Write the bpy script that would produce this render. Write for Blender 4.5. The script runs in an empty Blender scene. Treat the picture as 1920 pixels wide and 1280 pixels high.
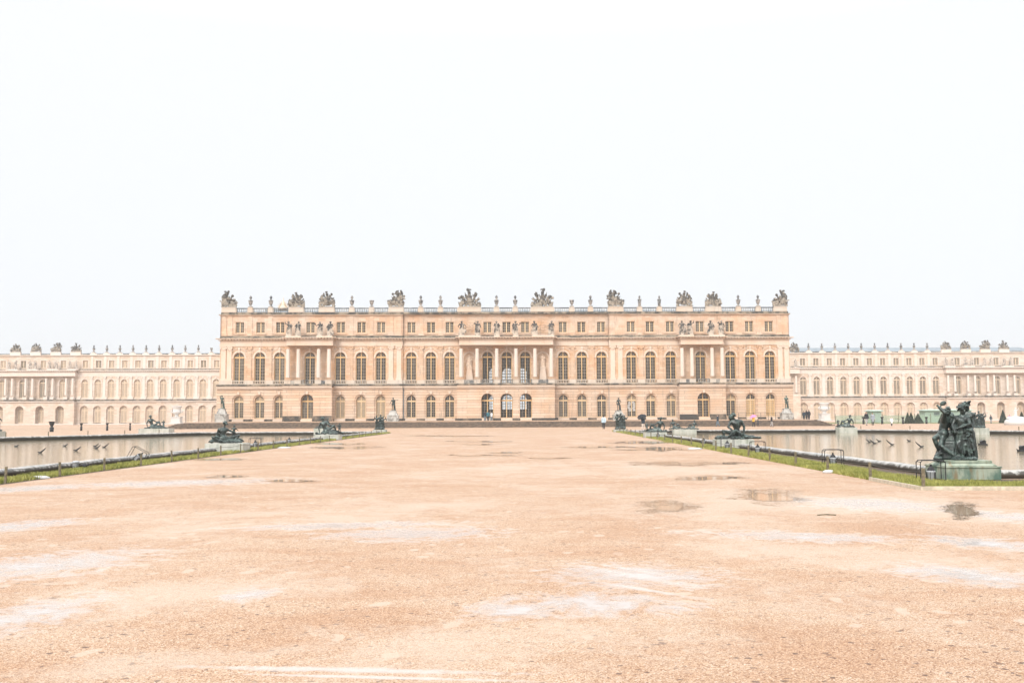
import bpy, bmesh, math, random
from math import sin, cos, pi, radians, atan2, sqrt, hypot
from mathutils import Vector as V, Matrix as M, noise as mnoise
SC = bpy.context.scene
COL = SC.collection
random.seed(5)

# ------------------------------------------------------------------ camera (35 mm, pitched up a little)
F, CH = 1867.0, 2.0
RCAM = M.Rotation(-math.atan(44 / F), 3, 'Z') @ M.Rotation(pi / 2 + math.atan(138.2 / F), 3, 'X') @ M.Rotation(radians(-0.26), 3, 'Z')
cam = bpy.data.cameras.new('camera')
cam.sensor_width, cam.lens = 36.0, 36.0 * F / 1920
cam.clip_start, cam.clip_end = 0.1, 5000
camo = bpy.data.objects.new('camera', cam)
COL.objects.link(camo)
camo.matrix_world = M.Translation((0, 0, CH)) @ RCAM.to_4x4()
SC.camera = camo

def ray(px, py): return RCAM @ V(((px - 960) / F, -(py - 640) / F, -1))
def at(px, py, Y):
    r = ray(px, py); return V((0, 0, CH)) + r * (Y / r.y)
def gnd(px, py, z=0.0):
    r = ray(px, py); return V((0, 0, CH)) + r * ((z - CH) / r.z)
def fx(px, Y, py=690): return at(px, py, Y).x
PA = 72 / F
def pf(u, v, z=0.0): return V((u * cos(PA) + v * sin(PA), -u * sin(PA) + v * cos(PA), z))

# ------------------------------------------------------------------ object helpers
def prop(o, label=None, cat=None, group=None, kind=None):
    if label: o['label'] = label
    if cat: o['category'] = cat
    if group: o['group'] = group
    if kind: o['kind'] = kind
    return o
def empty(name, loc, label, cat, group=None, rz=0.0):
    o = bpy.data.objects.new(name, None); COL.objects.link(o)
    o.location = loc; o.rotation_euler = (0, 0, rz); o.empty_display_size = .3
    return prop(o, label, cat, group)
def link(name, me, parent=None, loc=(0, 0, 0), rz=0.0, sc=None):
    o = bpy.data.objects.new(name, me); COL.objects.link(o)
    o.location = loc; o.rotation_euler = (0, 0, rz)
    if sc: o.scale = sc
    if parent: o.parent = parent
    return o
def copy_tree(o, parent=None):
    c = o.copy(); COL.objects.link(c)
    if parent: c.parent = parent
    for ch in list(o.children): copy_tree(ch, c)
    return c
ORD = 'first second third fourth fifth sixth seventh eighth ninth tenth eleventh twelfth thirteenth fourteenth fifteenth sixteenth'.split()

class MB:
    def __init__(s): s.v, s.f, s.m = [], [], []
    def add(s, vs, fs, m=0):
        b = len(s.v); s.v += [tuple(p) for p in vs]
        for f in fs: s.f.append(tuple(b + i for i in f)); s.m.append(m)
    def box(s, x0, x1, y0, y1, z0, z1, m=0):
        s.add([(x0, y0, z0), (x1, y0, z0), (x1, y1, z0), (x0, y1, z0), (x0, y0, z1), (x1, y0, z1), (x1, y1, z1), (x0, y1, z1)],
              [(0, 3, 2, 1), (4, 5, 6, 7), (0, 1, 5, 4), (1, 2, 6, 5), (2, 3, 7, 6), (3, 0, 4, 7)], m)
    def taper(s, x, y, z0, z1, a0, b0, a1, b1, m=0):
        s.add([(x - a0, y - b0, z0), (x + a0, y - b0, z0), (x + a0, y + b0, z0), (x - a0, y + b0, z0), (x - a1, y - b1, z1), (x + a1, y - b1, z1), (x + a1, y + b1, z1), (x - a1, y + b1, z1)],
              [(0, 3, 2, 1), (4, 5, 6, 7), (0, 1, 5, 4), (1, 2, 6, 5), (2, 3, 7, 6), (3, 0, 4, 7)], m)
    def quad(s, a, b, c, d, m=0): s.add([a, b, c, d], [(0, 1, 2, 3)], m)
    def lathe(s, prof, c=(0, 0, 0), n=12, m=0):
        vs, fs = [], []
        for r, z in prof:
            for i in range(n):
                t = 2 * pi * i / n; vs.append((c[0] + r * cos(t), c[1] + r * sin(t), c[2] + z))
        for k in range(len(prof) - 1):
            for i in range(n):
                j = (i + 1) % n; fs.append((k * n + i, k * n + j, k * n + n + j, k * n + n + i))
        fs.append(tuple(range(n - 1, -1, -1))); fs.append(tuple(range((len(prof) - 1) * n, len(prof) * n)))
        s.add(vs, fs, m)
    def cap(s, p0, r0, p1, r1, n=10, m=0):
        p0, p1 = V(p0), V(p1); d = p1 - p0; L = d.length
        d = d / L if L > 1e-6 else V((0, 0, 1))
        a = d.orthogonal().normalized(); b = d.cross(a)
        rings = [(p0 - d * r0 * cos(t), r0 * sin(t)) for t in (0.25, .8, 1.4)] + [(p1 + d * r1 * cos(t), r1 * sin(t)) for t in (1.4, .8, .25)]
        vs, fs = [], []
        for c, r in rings:
            for i in range(n):
                t = 2 * pi * i / n; vs.append(c + a * (r * cos(t)) + b * (r * sin(t)))
        for k in range(5):
            for i in range(n):
                j = (i + 1) % n; fs.append((k * n + i, k * n + j, k * n + n + j, k * n + n + i))
        fs.append(tuple(range(n - 1, -1, -1))); fs.append(tuple(range(5 * n, 6 * n)))
        s.add(vs, fs, m)
    def tube(s, pts, r, n=6, m=0):
        for a, b in zip(pts, pts[1:]): s.cap(a, r, b, r, n, m)
    def ell(s, c, r, rot=None, n=12, k=8, m=0):
        R = rot or M.Identity(3); c = V(c); vs, fs = [], []
        for j in range(1, k):
            t = pi * j / k
            for i in range(n):
                p = 2 * pi * i / n
                vs.append(c + R @ V((r[0] * sin(t) * cos(p), r[1] * sin(t) * sin(p), -r[2] * cos(t))))
        for j in range(k - 2):
            for i in range(n):
                q = (i + 1) % n; fs.append((j * n + i, j * n + q, j * n + n + q, j * n + n + i))
        fs.append(tuple(range(n - 1, -1, -1))); fs.append(tuple(range((k - 2) * n, (k - 1) * n)))
        s.add(vs, fs, m)
    def prism(s, pts, y0, y1, m=0):
        n = len(pts)
        vs = [(x, y0, z) for x, z in pts] + [(x, y1, z) for x, z in pts]
        s.add(vs, [tuple(range(n)), tuple(range(2 * n - 1, n - 1, -1))] + [(i, (i + 1) % n, n + (i + 1) % n, n + i)[::-1] for i in range(n)], m)
    def mesh(s, name, mats, smooth=False):
        me = bpy.data.meshes.new(name); me.from_pydata(s.v, [], s.f)
        for mm in (mats if isinstance(mats, (list, tuple)) else [mats]): me.materials.append(mm)
        me.polygons.foreach_set('material_index', s.m)
        if smooth: me.polygons.foreach_set('use_smooth', [True] * len(s.f))
        me.update(); return me
    def build(s, name, mats, parent=None, smooth=False, **k):
        return link(name, s.mesh(name, mats, smooth), parent, **k)

def fix_normals(me):
    bm = bmesh.new(); bm.from_mesh(me); bmesh.ops.recalc_face_normals(bm, faces=bm.faces[:]); bm.to_mesh(me); bm.free()

_tex = {}
TMP = bpy.data.scenes.new('scratch')
def sculpt(mb, name, mat, voxel, disp=0.0, dsize=.15, smooth=2):
    """union of rough volumes -> one continuous carved surface"""
    me = mb.mesh('raw', mat); fix_normals(me)
    o = bpy.data.objects.new('raw', me); TMP.collection.objects.link(o)
    r = o.modifiers.new('r', 'REMESH'); r.mode = 'VOXEL'; r.voxel_size = voxel; r.use_smooth_shade = True
    if smooth:
        sm = o.modifiers.new('s', 'SMOOTH'); sm.iterations = smooth; sm.factor = .5
    if disp:
        if dsize not in _tex:
            t = bpy.data.textures.new('folds', 'CLOUDS'); t.noise_scale = dsize; t.noise_depth = 3; _tex[dsize] = t
        d = o.modifiers.new('d', 'DISPLACE'); d.texture = _tex[dsize]; d.strength = disp; d.mid_level = .5
    with bpy.context.temp_override(scene=TMP, view_layer=TMP.view_layers[0]):
        dg = bpy.context.evaluated_depsgraph_get(); dg.update()
        out = bpy.data.meshes.new_from_object(o.evaluated_get(dg)); out.name = name
    bpy.data.objects.remove(o); bpy.data.meshes.remove(me)
    if not out.materials: out.materials.append(mat)
    out.polygons.foreach_set('use_smooth', [True] * len(out.polygons))
    return out

# ------------------------------------------------------------------ materials
def nd(nt, typ, ins=None, **props):
    n = nt.nodes.new('ShaderNode' + typ)
    for k, v in props.items(): setattr(n, k, v)
    for k, v in (ins or {}).items():
        s = n.inputs[k]
        if isinstance(v, bpy.types.NodeSocket): nt.links.new(v, s)
        else: s.default_value = v
    return n
def newmat(name):
    m = bpy.data.materials.new(name); m.use_nodes = True; nt = m.node_tree
    b = nt.nodes['Principled BSDF']; return m, nt, b
def c4(c): return (c[0], c[1], c[2], 1)
def mix(nt, f, a, b, blend='MIX'):
    n = nt.nodes.new('ShaderNodeMix'); n.data_type = 'RGBA'; n.blend_type = blend
    for i, v in ((0, f), (6, a), (7, b)):
        if isinstance(v, bpy.types.NodeSocket): nt.links.new(v, n.inputs[i])
        else: n.inputs[i].default_value = c4(v) if isinstance(v, (tuple, list)) else v
    return n.outputs[2]
def ramp(nt, f, lo, hi, a=0.0, b=1.0):
    return nd(nt, 'MapRange', {0: f, 1: lo, 2: hi, 3: a, 4: b}, interpolation_type='SMOOTHSTEP').outputs[0]
def math_(nt, op, a, b=0.0): return nd(nt, 'Math', {0: a, 1: b}, operation=op).outputs[0]
def vscale(nt, v, s): return nd(nt, 'VectorMath', {0: v, 1: s}, operation='MULTIPLY').outputs[0]
def noise(nt, v, scale, detail=4.0, rough=.55): return nd(nt, 'TexNoise', {'Vector': v, 'Scale': scale, 'Detail': detail, 'Roughness': rough}).outputs[0]
def pos(nt): return nd(nt, 'NewGeometry').outputs['Position']
def bump(nt, b, h, strength, dist):
    nt.links.new(nd(nt, 'Bump', {'Height': h, 'Strength': strength, 'Distance': dist}).outputs[0], b.inputs['Normal'])
def setc(nt, b, c):
    if isinstance(c, bpy.types.NodeSocket): nt.links.new(c, b.inputs['Base Color'])
    else: b.inputs['Base Color'].default_value = c4(c)

def plain(name, col, rough=.6, var=.25, scale=6.0, spec=.3, metal=0.0, bmp=0.0):
    m, nt, b = newmat(name); p = pos(nt)
    f = noise(nt, p, scale)
    setc(nt, b, mix(nt, ramp(nt, f, .3, .7), tuple(x * (1 - var) for x in col), tuple(min(1, x * (1 + var)) for x in col)))
    b.inputs['Roughness'].default_value = rough; b.inputs['Specular IOR Level'].default_value = spec; b.inputs['Metallic'].default_value = metal
    if bmp: bump(nt, b, f, bmp, .03)
    return m

def stone(name, col, brick=None, joint=.72, warm=.5, stain=.3, rough=.85):
    m, nt, b = newmat(name); p = pos(nt)
    x = nd(nt, 'SeparateXYZ', {0: p})
    big = noise(nt, p, .35, 5)
    c = mix(nt, ramp(nt, big, .35, .68), col, (col[0] * 1.0, col[1] * (1 - .20 * warm), col[2] * (1 - .38 * warm)))
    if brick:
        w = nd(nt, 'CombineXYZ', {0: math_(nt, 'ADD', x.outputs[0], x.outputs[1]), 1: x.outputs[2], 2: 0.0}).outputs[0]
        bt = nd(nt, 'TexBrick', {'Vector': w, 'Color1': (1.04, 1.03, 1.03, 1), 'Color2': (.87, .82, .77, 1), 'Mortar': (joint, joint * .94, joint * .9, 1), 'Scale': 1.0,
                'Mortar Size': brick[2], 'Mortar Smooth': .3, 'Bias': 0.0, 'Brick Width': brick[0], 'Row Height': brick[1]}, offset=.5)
        c = mix(nt, 1.0, c, bt.outputs[0], 'MULTIPLY')  # mortar joint colour, darkened further for the shade in the grooves
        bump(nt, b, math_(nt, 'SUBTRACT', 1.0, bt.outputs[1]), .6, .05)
    st = noise(nt, vscale(nt, p, (2.2, 2.2, .35)), 1.0, 6, .6)
    c = mix(nt, math_(nt, 'MULTIPLY', ramp(nt, st, .54, .78), stain), c, (col[0] * .42, col[1] * .42, col[2] * .42))
    fine = noise(nt, p, 9.0, 3)
    c = mix(nt, .35, c, mix(nt, ramp(nt, fine, .3, .7), (.8, .8, .8), (1.1, 1.1, 1.1)), 'MULTIPLY')
    setc(nt, b, c)
    b.inputs['Roughness'].default_value = rough; b.inputs['Specular IOR Level'].default_value = .2
    return m

def weathered(name, light, dark, bias=.5, scale=1.6, zdirt=None, rough=.85):
    """stone with dark lichen; zdirt=(z0,z1): lichen gathers on the exposed upper part of the carving (object space)"""
    m, nt, b = newmat(name); p = pos(nt)
    f = noise(nt, vscale(nt, p, (1, 1, .8)), scale, 6, .65)
    if zdirt:
        oz = nd(nt, 'SeparateXYZ', {0: nd(nt, 'TexCoord').outputs['Object']}).outputs[2]
        f = math_(nt, 'ADD', f, nd(nt, 'MapRange', {0: oz, 1: zdirt[0], 2: zdirt[1], 3: -.09, 4: .09}).outputs[0])
    k = ramp(nt, f, bias - .1, bias + .12)
    setc(nt, b, mix(nt, k, light, dark))
    b.inputs['Roughness'].default_value = rough; b.inputs['Specular IOR Level'].default_value = .2
    bump(nt, b, noise(nt, p, 14, 4), .5, .02)
    return m

WALLC = (.68, .54, .425)
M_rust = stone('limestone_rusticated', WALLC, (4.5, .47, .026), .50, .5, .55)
M_wall = stone('limestone_ashlar', (.67, .515, .39), (1.1, .42, .010), .68, .9, .65)
M_attic = stone('limestone_attic', (.69, .55, .44), (1.2, .45, .010), .74, .7, .6)
M_trim = stone('limestone_trim', (.70, .58, .48), None, .8, .4, .35)
M_pale = stone('pale_column_stone', (.68, .61, .54), None, .8, .25, .30)
M_ped = stone('parapet_stone', (.60, .53, .455), None, .8, .4, .5)
M_ledge = weathered('ledge_lichen', (.34, .28, .21), (.085, .08, .068), .47, .9)
M_plinth = weathered('plinth_dark', (.26, .20, .15), (.07, .064, .055), .41, .5)
M_balu = weathered('baluster_stone', (.42, .38, .33), (.10, .105, .11), .50, .9)
M_rail = weathered('rail_stone', (.25, .25, .25), (.09, .10, .11), .46, .6)
M_wwall = stone('wing_stone', (.71, .625, .545), (1.3, .45, .014), .80, .4, .2)
M_wtrim = stone('wing_trim', (.72, .645, .585), None, .8, .3, .28)
M_wpale = stone('wing_column_stone', (.70, .64, .58), None, .8, .2, .2)
M_lead = plain('lead_roof', (.20, .235, .26), .5, .2, .5)
M_troph = weathered('trophy_stone', (.33, .285, .23), (.08, .075, .068), .465, 2.2, (0.2, 3.0))
M_stat = weathered('statue_stone', (.52, .44, .36), (.065, .062, .058), .47, 1.6, (0.3, 2.0))
M_wstat = weathered('wing_statue_stone', (.52, .45, .385), (.20, .185, .17), .52, 2.0)
M_niche = plain('niche_statue_stone', (.64, .50, .385), .8, .12, 3)
M_urnm = weathered('urn_stone', (.40, .365, .33), (.11, .115, .12), .47, 2.0, (.2, 2.2))
M_pedm = weathered('grey_marble', (.50, .49, .46), (.22, .21, .19), .52, 1.6)
M_marble = weathered('white_marble', (.62, .61, .59), (.42, .41, .38), .66, 1.2)
M_frame = plain('ochre_window_paint', (.66, .44, .21), .5, .1, 4)
M_frame2 = plain('pale_ochre_paint', (.68, .50, .30), .5, .1, 4)
M_bars = plain('pale_glazing_bar', (.40, .335, .26), .5, .08, 4)

def pane(name, col, var=.3, rough=.06):
    m, nt, b = newmat(name)
    rnd = nd(nt, 'ObjectInfo').outputs['Random']
    p = pos(nt)
    w = nd(nt, 'CombineXYZ', {0: nd(nt, 'SeparateXYZ', {0: p}).outputs[0], 1: nd(nt, 'SeparateXYZ', {0: p}).outputs[2], 2: rnd}).outputs[0]
    cell = nd(nt, 'TexVoronoi', {'Vector': w, 'Scale': 1.9, 'Randomness': .6}).outputs['Color']
    g = nd(nt, 'SeparateColor', {0: cell}).outputs[0]
    k = math_(nt, 'ADD', math_(nt, 'MULTIPLY', g, .6), math_(nt, 'MULTIPLY', rnd, .5))
    setc(nt, b, mix(nt, k, tuple(x * (1 - var) for x in col), tuple(x * (1 + var) for x in col)))
    b.inputs['Roughness'].default_value = rough; b.inputs['Specular IOR Level'].default_value = .5
    bump(nt, b, noise(nt, p, 1.3, 2), .12, .05)
    return m
M_pdark = pane('dark_pane', (.068, .053, .037), .6)
M_pgrey = pane('grey_pane', (.14, .118, .088), .4)
M_pcurt = pane('curtained_pane', (.42, .32, .21), .15)
M_pshut = pane('shuttered_pane', (.60, .40, .20), .1)
M_pwing = pane('wing_blind_pane', (.62, .49, .36), .12)
M_pwingd = pane('wing_grey_pane', (.27, .22, .165), .3)

def glass():
    m, nt, b = newmat('clear_pane'); nt.nodes.remove(b)
    out = nt.nodes['Material Output']
    fr = nd(nt, 'Fresnel', {'IOR': 1.45}).outputs[0]
    mx = nd(nt, 'MixShader', {0: fr, 1: nd(nt, 'BsdfTransparent', {'Color': (.93, .94, .93, 1)}).outputs[0], 2: nd(nt, 'BsdfGlossy', {'Roughness': .02}).outputs[0]})
    nt.links.new(mx.outputs[0], out.inputs[0]); return m
M_glass = glass()

def bronze(name, base=(.020, .027, .025), patina=(.095, .14, .125), bias=.60):
    m, nt, b = newmat(name); p = pos(nt)
    f = noise(nt, p, 5.0, 6, .65)
    up = nd(nt, 'SeparateXYZ', {0: nd(nt, 'NewGeometry').outputs['Normal']}).outputs[2]
    f = math_(nt, 'ADD', f, math_(nt, 'MULTIPLY', up, .10))
    setc(nt, b, mix(nt, ramp(nt, f, bias - .16, bias + .16), base, patina))
    b.inputs['Metallic'].default_value = .25; b.inputs['Roughness'].default_value = .30
    b.inputs['Specular IOR Level'].default_value = .5
    bump(nt, b, noise(nt, p, 30, 3), .25, .01)
    return m
M_bronze = bronze('patinated_bronze')
M_bronze2 = bronze('green_bronze', (.035, .055, .048), (.12, .20, .16), .56)

def pedestal_mat(name, a, bcol, c):
    m, nt, b = newmat(name); p = pos(nt)
    f = noise(nt, vscale(nt, p, (1, 1, .5)), 2.2, 6, .6); g = noise(nt, vscale(nt, p, (3.5, 3.5, .5)), 1.2, 5)
    k = mix(nt, ramp(nt, f, .38, .62), a, bcol)
    setc(nt, b, mix(nt, ramp(nt, g, .55, .72), k, c))
    b.inputs['Roughness'].default_value = .6
    bump(nt, b, f, .3, .03)
    return m
M_pedg = pedestal_mat('verdigris_stained_marble', (.085, .15, .115), (.33, .37, .29), (.22, .15, .07))
M_pedw = pedestal_mat('streaked_marble', (.37, .385, .335), (.50, .50, .45), (.24, .26, .20))
def coping_mat():
    m, nt, b = newmat('coping_stone'); p = pos(nt); x = nd(nt, 'SeparateXYZ', {0: p})
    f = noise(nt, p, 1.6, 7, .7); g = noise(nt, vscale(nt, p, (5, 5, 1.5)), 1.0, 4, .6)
    wet = math_(nt, 'ADD', x.outputs[2], math_(nt, 'MULTIPLY', math_(nt, 'SUBTRACT', g, .5), .45))   # wet holds height plus noise; colour goes blackish below a ragged line
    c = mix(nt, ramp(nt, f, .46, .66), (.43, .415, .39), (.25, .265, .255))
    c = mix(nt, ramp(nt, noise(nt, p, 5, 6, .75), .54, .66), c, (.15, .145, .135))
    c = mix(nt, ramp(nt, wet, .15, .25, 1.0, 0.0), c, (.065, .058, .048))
    setc(nt, b, c); b.inputs['Roughness'].default_value = .45; bump(nt, b, f, .4, .03); return m
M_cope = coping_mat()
M_soil = plain('damp_soil', (.10, .07, .05), .8, .35, 5, .3, 0, .4)

# broad shallow wet films on the forecourt: (pixel centre, half width, half height) or a streak between two pixels
def film(px, py, w, h):
    c = gnd(px, py); return c, (gnd(px + w, py) - gnd(px - w, py)) / 2, (gnd(px, py - h) - gnd(px, py + h)) / 2
def streak(x0, y0, x1, y1, wd):
    a, b = gnd(x0, y0), gnd(x1, y1); d = (b - a) / 2; n = V((-d.y, d.x, 0)).normalized() * wd; return (a + b) / 2, d, n
FILMS = [film(90, 1058, 210, 34), film(40, 985, 120, 14), film(60, 1150, 150, 40), film(1190, 1078, 210, 32), film(1120, 1130, 230, 30), film(1815, 1078, 170, 26), film(1850, 1018, 150, 16), film(470, 1112, 70, 18),
         film(770, 1000, 220, 18), film(960, 1142, 130, 26), film(1640, 945, 190, 16), film(1890, 968, 90, 14), film(640, 985, 260, 9), film(1500, 1005, 260, 12), film(330, 905, 260, 8), film(60, 915, 120, 8)]
STREAKS = [streak(1070, 1056, 1335, 1106, .20), streak(1100, 1054, 1310, 1086, .13), streak(1120, 1090, 1290, 1118, .10), streak(300, 1248, 1010, 1262, .09), streak(1740, 1058, 1860, 1080, .08), streak(430, 1262, 980, 1276, .05)]
SANDS = [film(1000, 1195, 480, 75), film(1520, 945, 560, 45), film(650, 960, 520, 34), film(420, 1110, 330, 40), film(1150, 880, 420, 20), film(1700, 1040, 420, 46), film(300, 1245, 360, 34)]
def ground_mat():
    m, nt, b = newmat('wet_gravel'); p = pos(nt)
    warp = nd(nt, 'TexNoise', {'Vector': p, 'Scale': .5, 'Detail': 3.0}).outputs[1]
    pw = nd(nt, 'VectorMath', {0: p, 1: vscale(nt, warp, (1.4, 1.4, 0))}, operation='ADD').outputs[0]
    n1 = noise(nt, vscale(nt, pw, (.33, .20, 1)), 1.0, 5, .62)
    n2 = noise(nt, pw, 2.4, 6, .7)
    n3 = noise(nt, pw, 9.0, 3, .6)
    k = math_(nt, 'ADD', math_(nt, 'ADD', math_(nt, 'MULTIPLY', n1, .55), math_(nt, 'MULTIPLY', n2, .30)), math_(nt, 'MULTIPLY', n3, .15))
    def masks(lst):
        best = None
        for c, a, e in lst:
            q = nd(nt, 'VectorMath', {0: p, 1: c}, operation='SUBTRACT').outputs[0]
            u = nd(nt, 'VectorMath', {0: q, 1: a / a.length_squared}, operation='DOT_PRODUCT').outputs['Value']
            v = nd(nt, 'VectorMath', {0: q, 1: e / e.length_squared}, operation='DOT_PRODUCT').outputs['Value']
            d = math_(nt, 'SUBTRACT', 1.0, math_(nt, 'SQRT', math_(nt, 'ADD', math_(nt, 'MULTIPLY', u, u), math_(nt, 'MULTIPLY', v, v))))
            best = d if best is None else math_(nt, 'MAXIMUM', best, d)
        return best
    sandy = ramp(nt, math_(nt, 'ADD', k, math_(nt, 'MULTIPLY', math_(nt, 'MAXIMUM', masks(SANDS), 0.0), .13)), .475, .64)
    nn = math_(nt, 'ADD', math_(nt, 'MULTIPLY', math_(nt, 'SUBTRACT', n2, .5), 2.6), math_(nt, 'MULTIPLY', math_(nt, 'SUBTRACT', n3, .5), 1.0))
    fm = masks(FILMS)
    wet = ramp(nt, math_(nt, 'ADD', fm, nn), .0, 1.05)
    wet = math_(nt, 'MULTIPLY', wet, ramp(nt, fm, -.25, .15))
    sk = ramp(nt, math_(nt, 'ADD', masks(STREAKS), math_(nt, 'MULTIPLY', nn, .7)), -.15, .8)
    far = ramp(nt, k, .60, .70)
    wet = math_(nt, 'MAXIMUM', math_(nt, 'MAXIMUM', wet, math_(nt, 'MULTIPLY', sk, .6)), math_(nt, 'MULTIPLY', far, .6))
    # foot prints: flattened ovals scattered where people cross
    fv = nd(nt, 'TexVoronoi', {'Vector': vscale(nt, pw, (2.6, 1.5, 1)), 'Scale': 1.0})
    fc = nd(nt, 'SeparateColor', {0: fv.outputs['Color']})
    foot = math_(nt, 'MULTIPLY', ramp(nt, fv.outputs['Distance'], .16, .27, 1.0, 0.0), ramp(nt, fc.outputs[0], .62, .72))
    vo = nd(nt, 'TexVoronoi', {'Vector': p, 'Scale': 90.0})
    vc = nd(nt, 'SeparateColor', {0: vo.outputs['Color']})
    vo2 = nd(nt, 'TexVoronoi', {'Vector': p, 'Scale': 23.0})
    vc2 = nd(nt, 'SeparateColor', {0: vo2.outputs['Color']})
    gr = mix(nt, vc.outputs[0], (.265, .143, .072), (.585, .425, .298))
    gr = mix(nt, ramp(nt, vc.outputs[1], .80, .98), gr, (.64, .52, .42))
    gr = mix(nt, ramp(nt, vc.outputs[2], .88, .99), gr, (.17, .075, .035))
    gr = mix(nt, math_(nt, 'MULTIPLY', ramp(nt, vc2.outputs[0], .975, .99), .8), gr, (.10, .06, .045))
    dk = ramp(nt, noise(nt, vscale(nt, pw, (.5, .9, 1)), .9, 6, .7), .36, .62)
    gr = mix(nt, dk, mix(nt, 1.0, gr, (.90, .80, .72), 'MULTIPLY'), gr)
    sand = mix(nt, vc.outputs[0], (.415, .31, .23), (.56, .45, .36))
    c = mix(nt, math_(nt, 'MULTIPLY', sandy, .75), gr, sand)
    c = mix(nt, math_(nt, 'MULTIPLY', foot, .7), c, (.50, .385, .30))
    c = mix(nt, math_(nt, 'MULTIPLY', wet, .85), c, (.465, .42, .395))
    c = mix(nt, math_(nt, 'MULTIPLY', sk, .6), c, (.53, .48, .445))
    setc(nt, b, c)
    nt.links.new(nd(nt, 'MapRange', {0: wet, 1: 0.0, 2: .9, 3: .62, 4: .12}).outputs[0], b.inputs['Roughness'])
    nt.links.new(nd(nt, 'MapRange', {0: wet, 1: 0.0, 2: .8, 3: .3, 4: .5}).outputs[0], b.inputs['Specular IOR Level'])
    dry = math_(nt, 'SUBTRACT', 1.0, math_(nt, 'MAXIMUM', math_(nt, 'MULTIPLY', wet, .97), math_(nt, 'MULTIPLY', foot, .5)))
    h = math_(nt, 'ADD', math_(nt, 'MULTIPLY', math_(nt, 'MULTIPLY', vo.outputs['Distance'], dry), 1.0), math_(nt, 'MULTIPLY', math_(nt, 'MULTIPLY', n2, dry), 1.2))
    bump(nt, b, h, .5, .012)
    return m
M_ground = ground_mat()

def puddle_mat(name, ca, cb):
    m, nt, b = newmat(name); p = pos(nt)
    e = nd(nt, 'Attribute', attribute_name='edge').outputs['Fac']
    n = noise(nt, vscale(nt, p, (1, 2.2, 1)), 3.0, 7, .75); n_b = noise(nt, vscale(nt, p, (1.0, .45, 1)), 1.1, 3)
    gr = nd(nt, 'TexVoronoi', {'Vector': p, 'Scale': 26.0}).outputs['Distance']
    nn = math_(nt, 'ADD', math_(nt, 'MULTIPLY', math_(nt, 'SUBTRACT', n, .5), 1.7), math_(nt, 'MULTIPLY', math_(nt, 'SUBTRACT', n_b, .5), 1.6))
    nn = math_(nt, 'ADD', nn, math_(nt, 'MULTIPLY', math_(nt, 'SUBTRACT', gr, .30), .8))
    a = ramp(nt, math_(nt, 'ADD', e, nn), .70, .80, 1.0, 0.0)
    setc(nt, b, mix(nt, n, ca, cb))
    b.inputs['Roughness'].default_value = .05; b.inputs['IOR'].default_value = 1.33
    nt.links.new(a, b.inputs['Alpha'])
    bump(nt, b, noise(nt, p, 4, 2), .05, .01)
    return m
M_puddle = puddle_mat('brown_puddle_water', (.33, .235, .16), (.45, .33, .235))
M_sheet = puddle_mat('pale_wet_sheet', (.42, .385, .365), (.50, .46, .44))

def water_mat():
    m, nt, b = newmat('pool_water'); p = pos(nt)
    setc(nt, b, mix(nt, noise(nt, p, .1), (.26, .215, .135), (.32, .26, .165)))
    b.inputs['Roughness'].default_value = .07; b.inputs['IOR'].default_value = 1.33
    h = math_(nt, 'ADD', noise(nt, vscale(nt, p, (.8, 1.6, 1)), 1.6, 3), math_(nt, 'MULTIPLY', noise(nt, p, 6, 2), .25))
    bump(nt, b, h, .17, .06)
    return m
M_water = water_mat()

def leafy(name, a, bcol):
    m, nt, b = newmat(name)
    r = noise(nt, pos(nt), 8, 3); big = noise(nt, pos(nt), 1.1, 3)
    setc(nt, b, mix(nt, ramp(nt, math_(nt, 'ADD', math_(nt, 'MULTIPLY', r, .5), math_(nt, 'MULTIPLY', big, .5)), .36, .64), a, bcol))
    b.inputs['Roughness'].default_value = .6; b.inputs['Specular IOR Level'].default_value = .2
    return m
M_grass = leafy('lawn_green', (.17, .19, .04), (.42, .40, .12))
M_yew = leafy('yew_green', (.035, .05, .03), (.075, .09, .05))
M_turf = leafy('turf', (.12, .12, .035), (.22, .21, .07))
M_postw = plain('weathered_wood', (.17, .145, .095), .8, .3, 12)
M_board = plain('pale_wood_board', (.52, .46, .36), .7, .2, 8)
M_iron = plain('black_iron', (.025, .025, .027), .45, .2, 8)
M_wire = plain('grey_wire', (.09, .085, .075), .5, .1, 8)
M_lampg = plain('lamp_glass', (.42, .44, .46), .15, .1, 8)
M_green = plain('green_paint', (.33, .42, .35), .6, .1, 2)
M_greenr = plain('green_roof_paint', (.45, .55, .49), .6, .1, 2)
M_dkwin = plain('shed_window', (.13, .16, .15), .2, .1, 2)
M_white = plain('white_concrete', (.52, .52, .52), .7, .12, 5)
M_gold = plain('gilded_lead', (.64, .53, .40), .6, .2, 2, .4, .2)
M_step = weathered('step_stone', (.20, .145, .105), (.10, .078, .06), .5, 2.5)
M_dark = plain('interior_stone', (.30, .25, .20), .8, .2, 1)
# ------------------------------------------------------------------ pools, ground, terrace
D = 177.0
poolR = [pf(13.2, 31), pf(11.6, 113), pf(36, 113), pf(50.5, 98), pf(74, 92), pf(74, 31)]
poolL = [pf(-17.9, 31), pf(-16.9, 113), pf(-37.5, 113), pf(-41, 102), pf(-47.5, 87.5), pf(-76, 76), pf(-76, 31)]
poolL = poolL[::-1]

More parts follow.
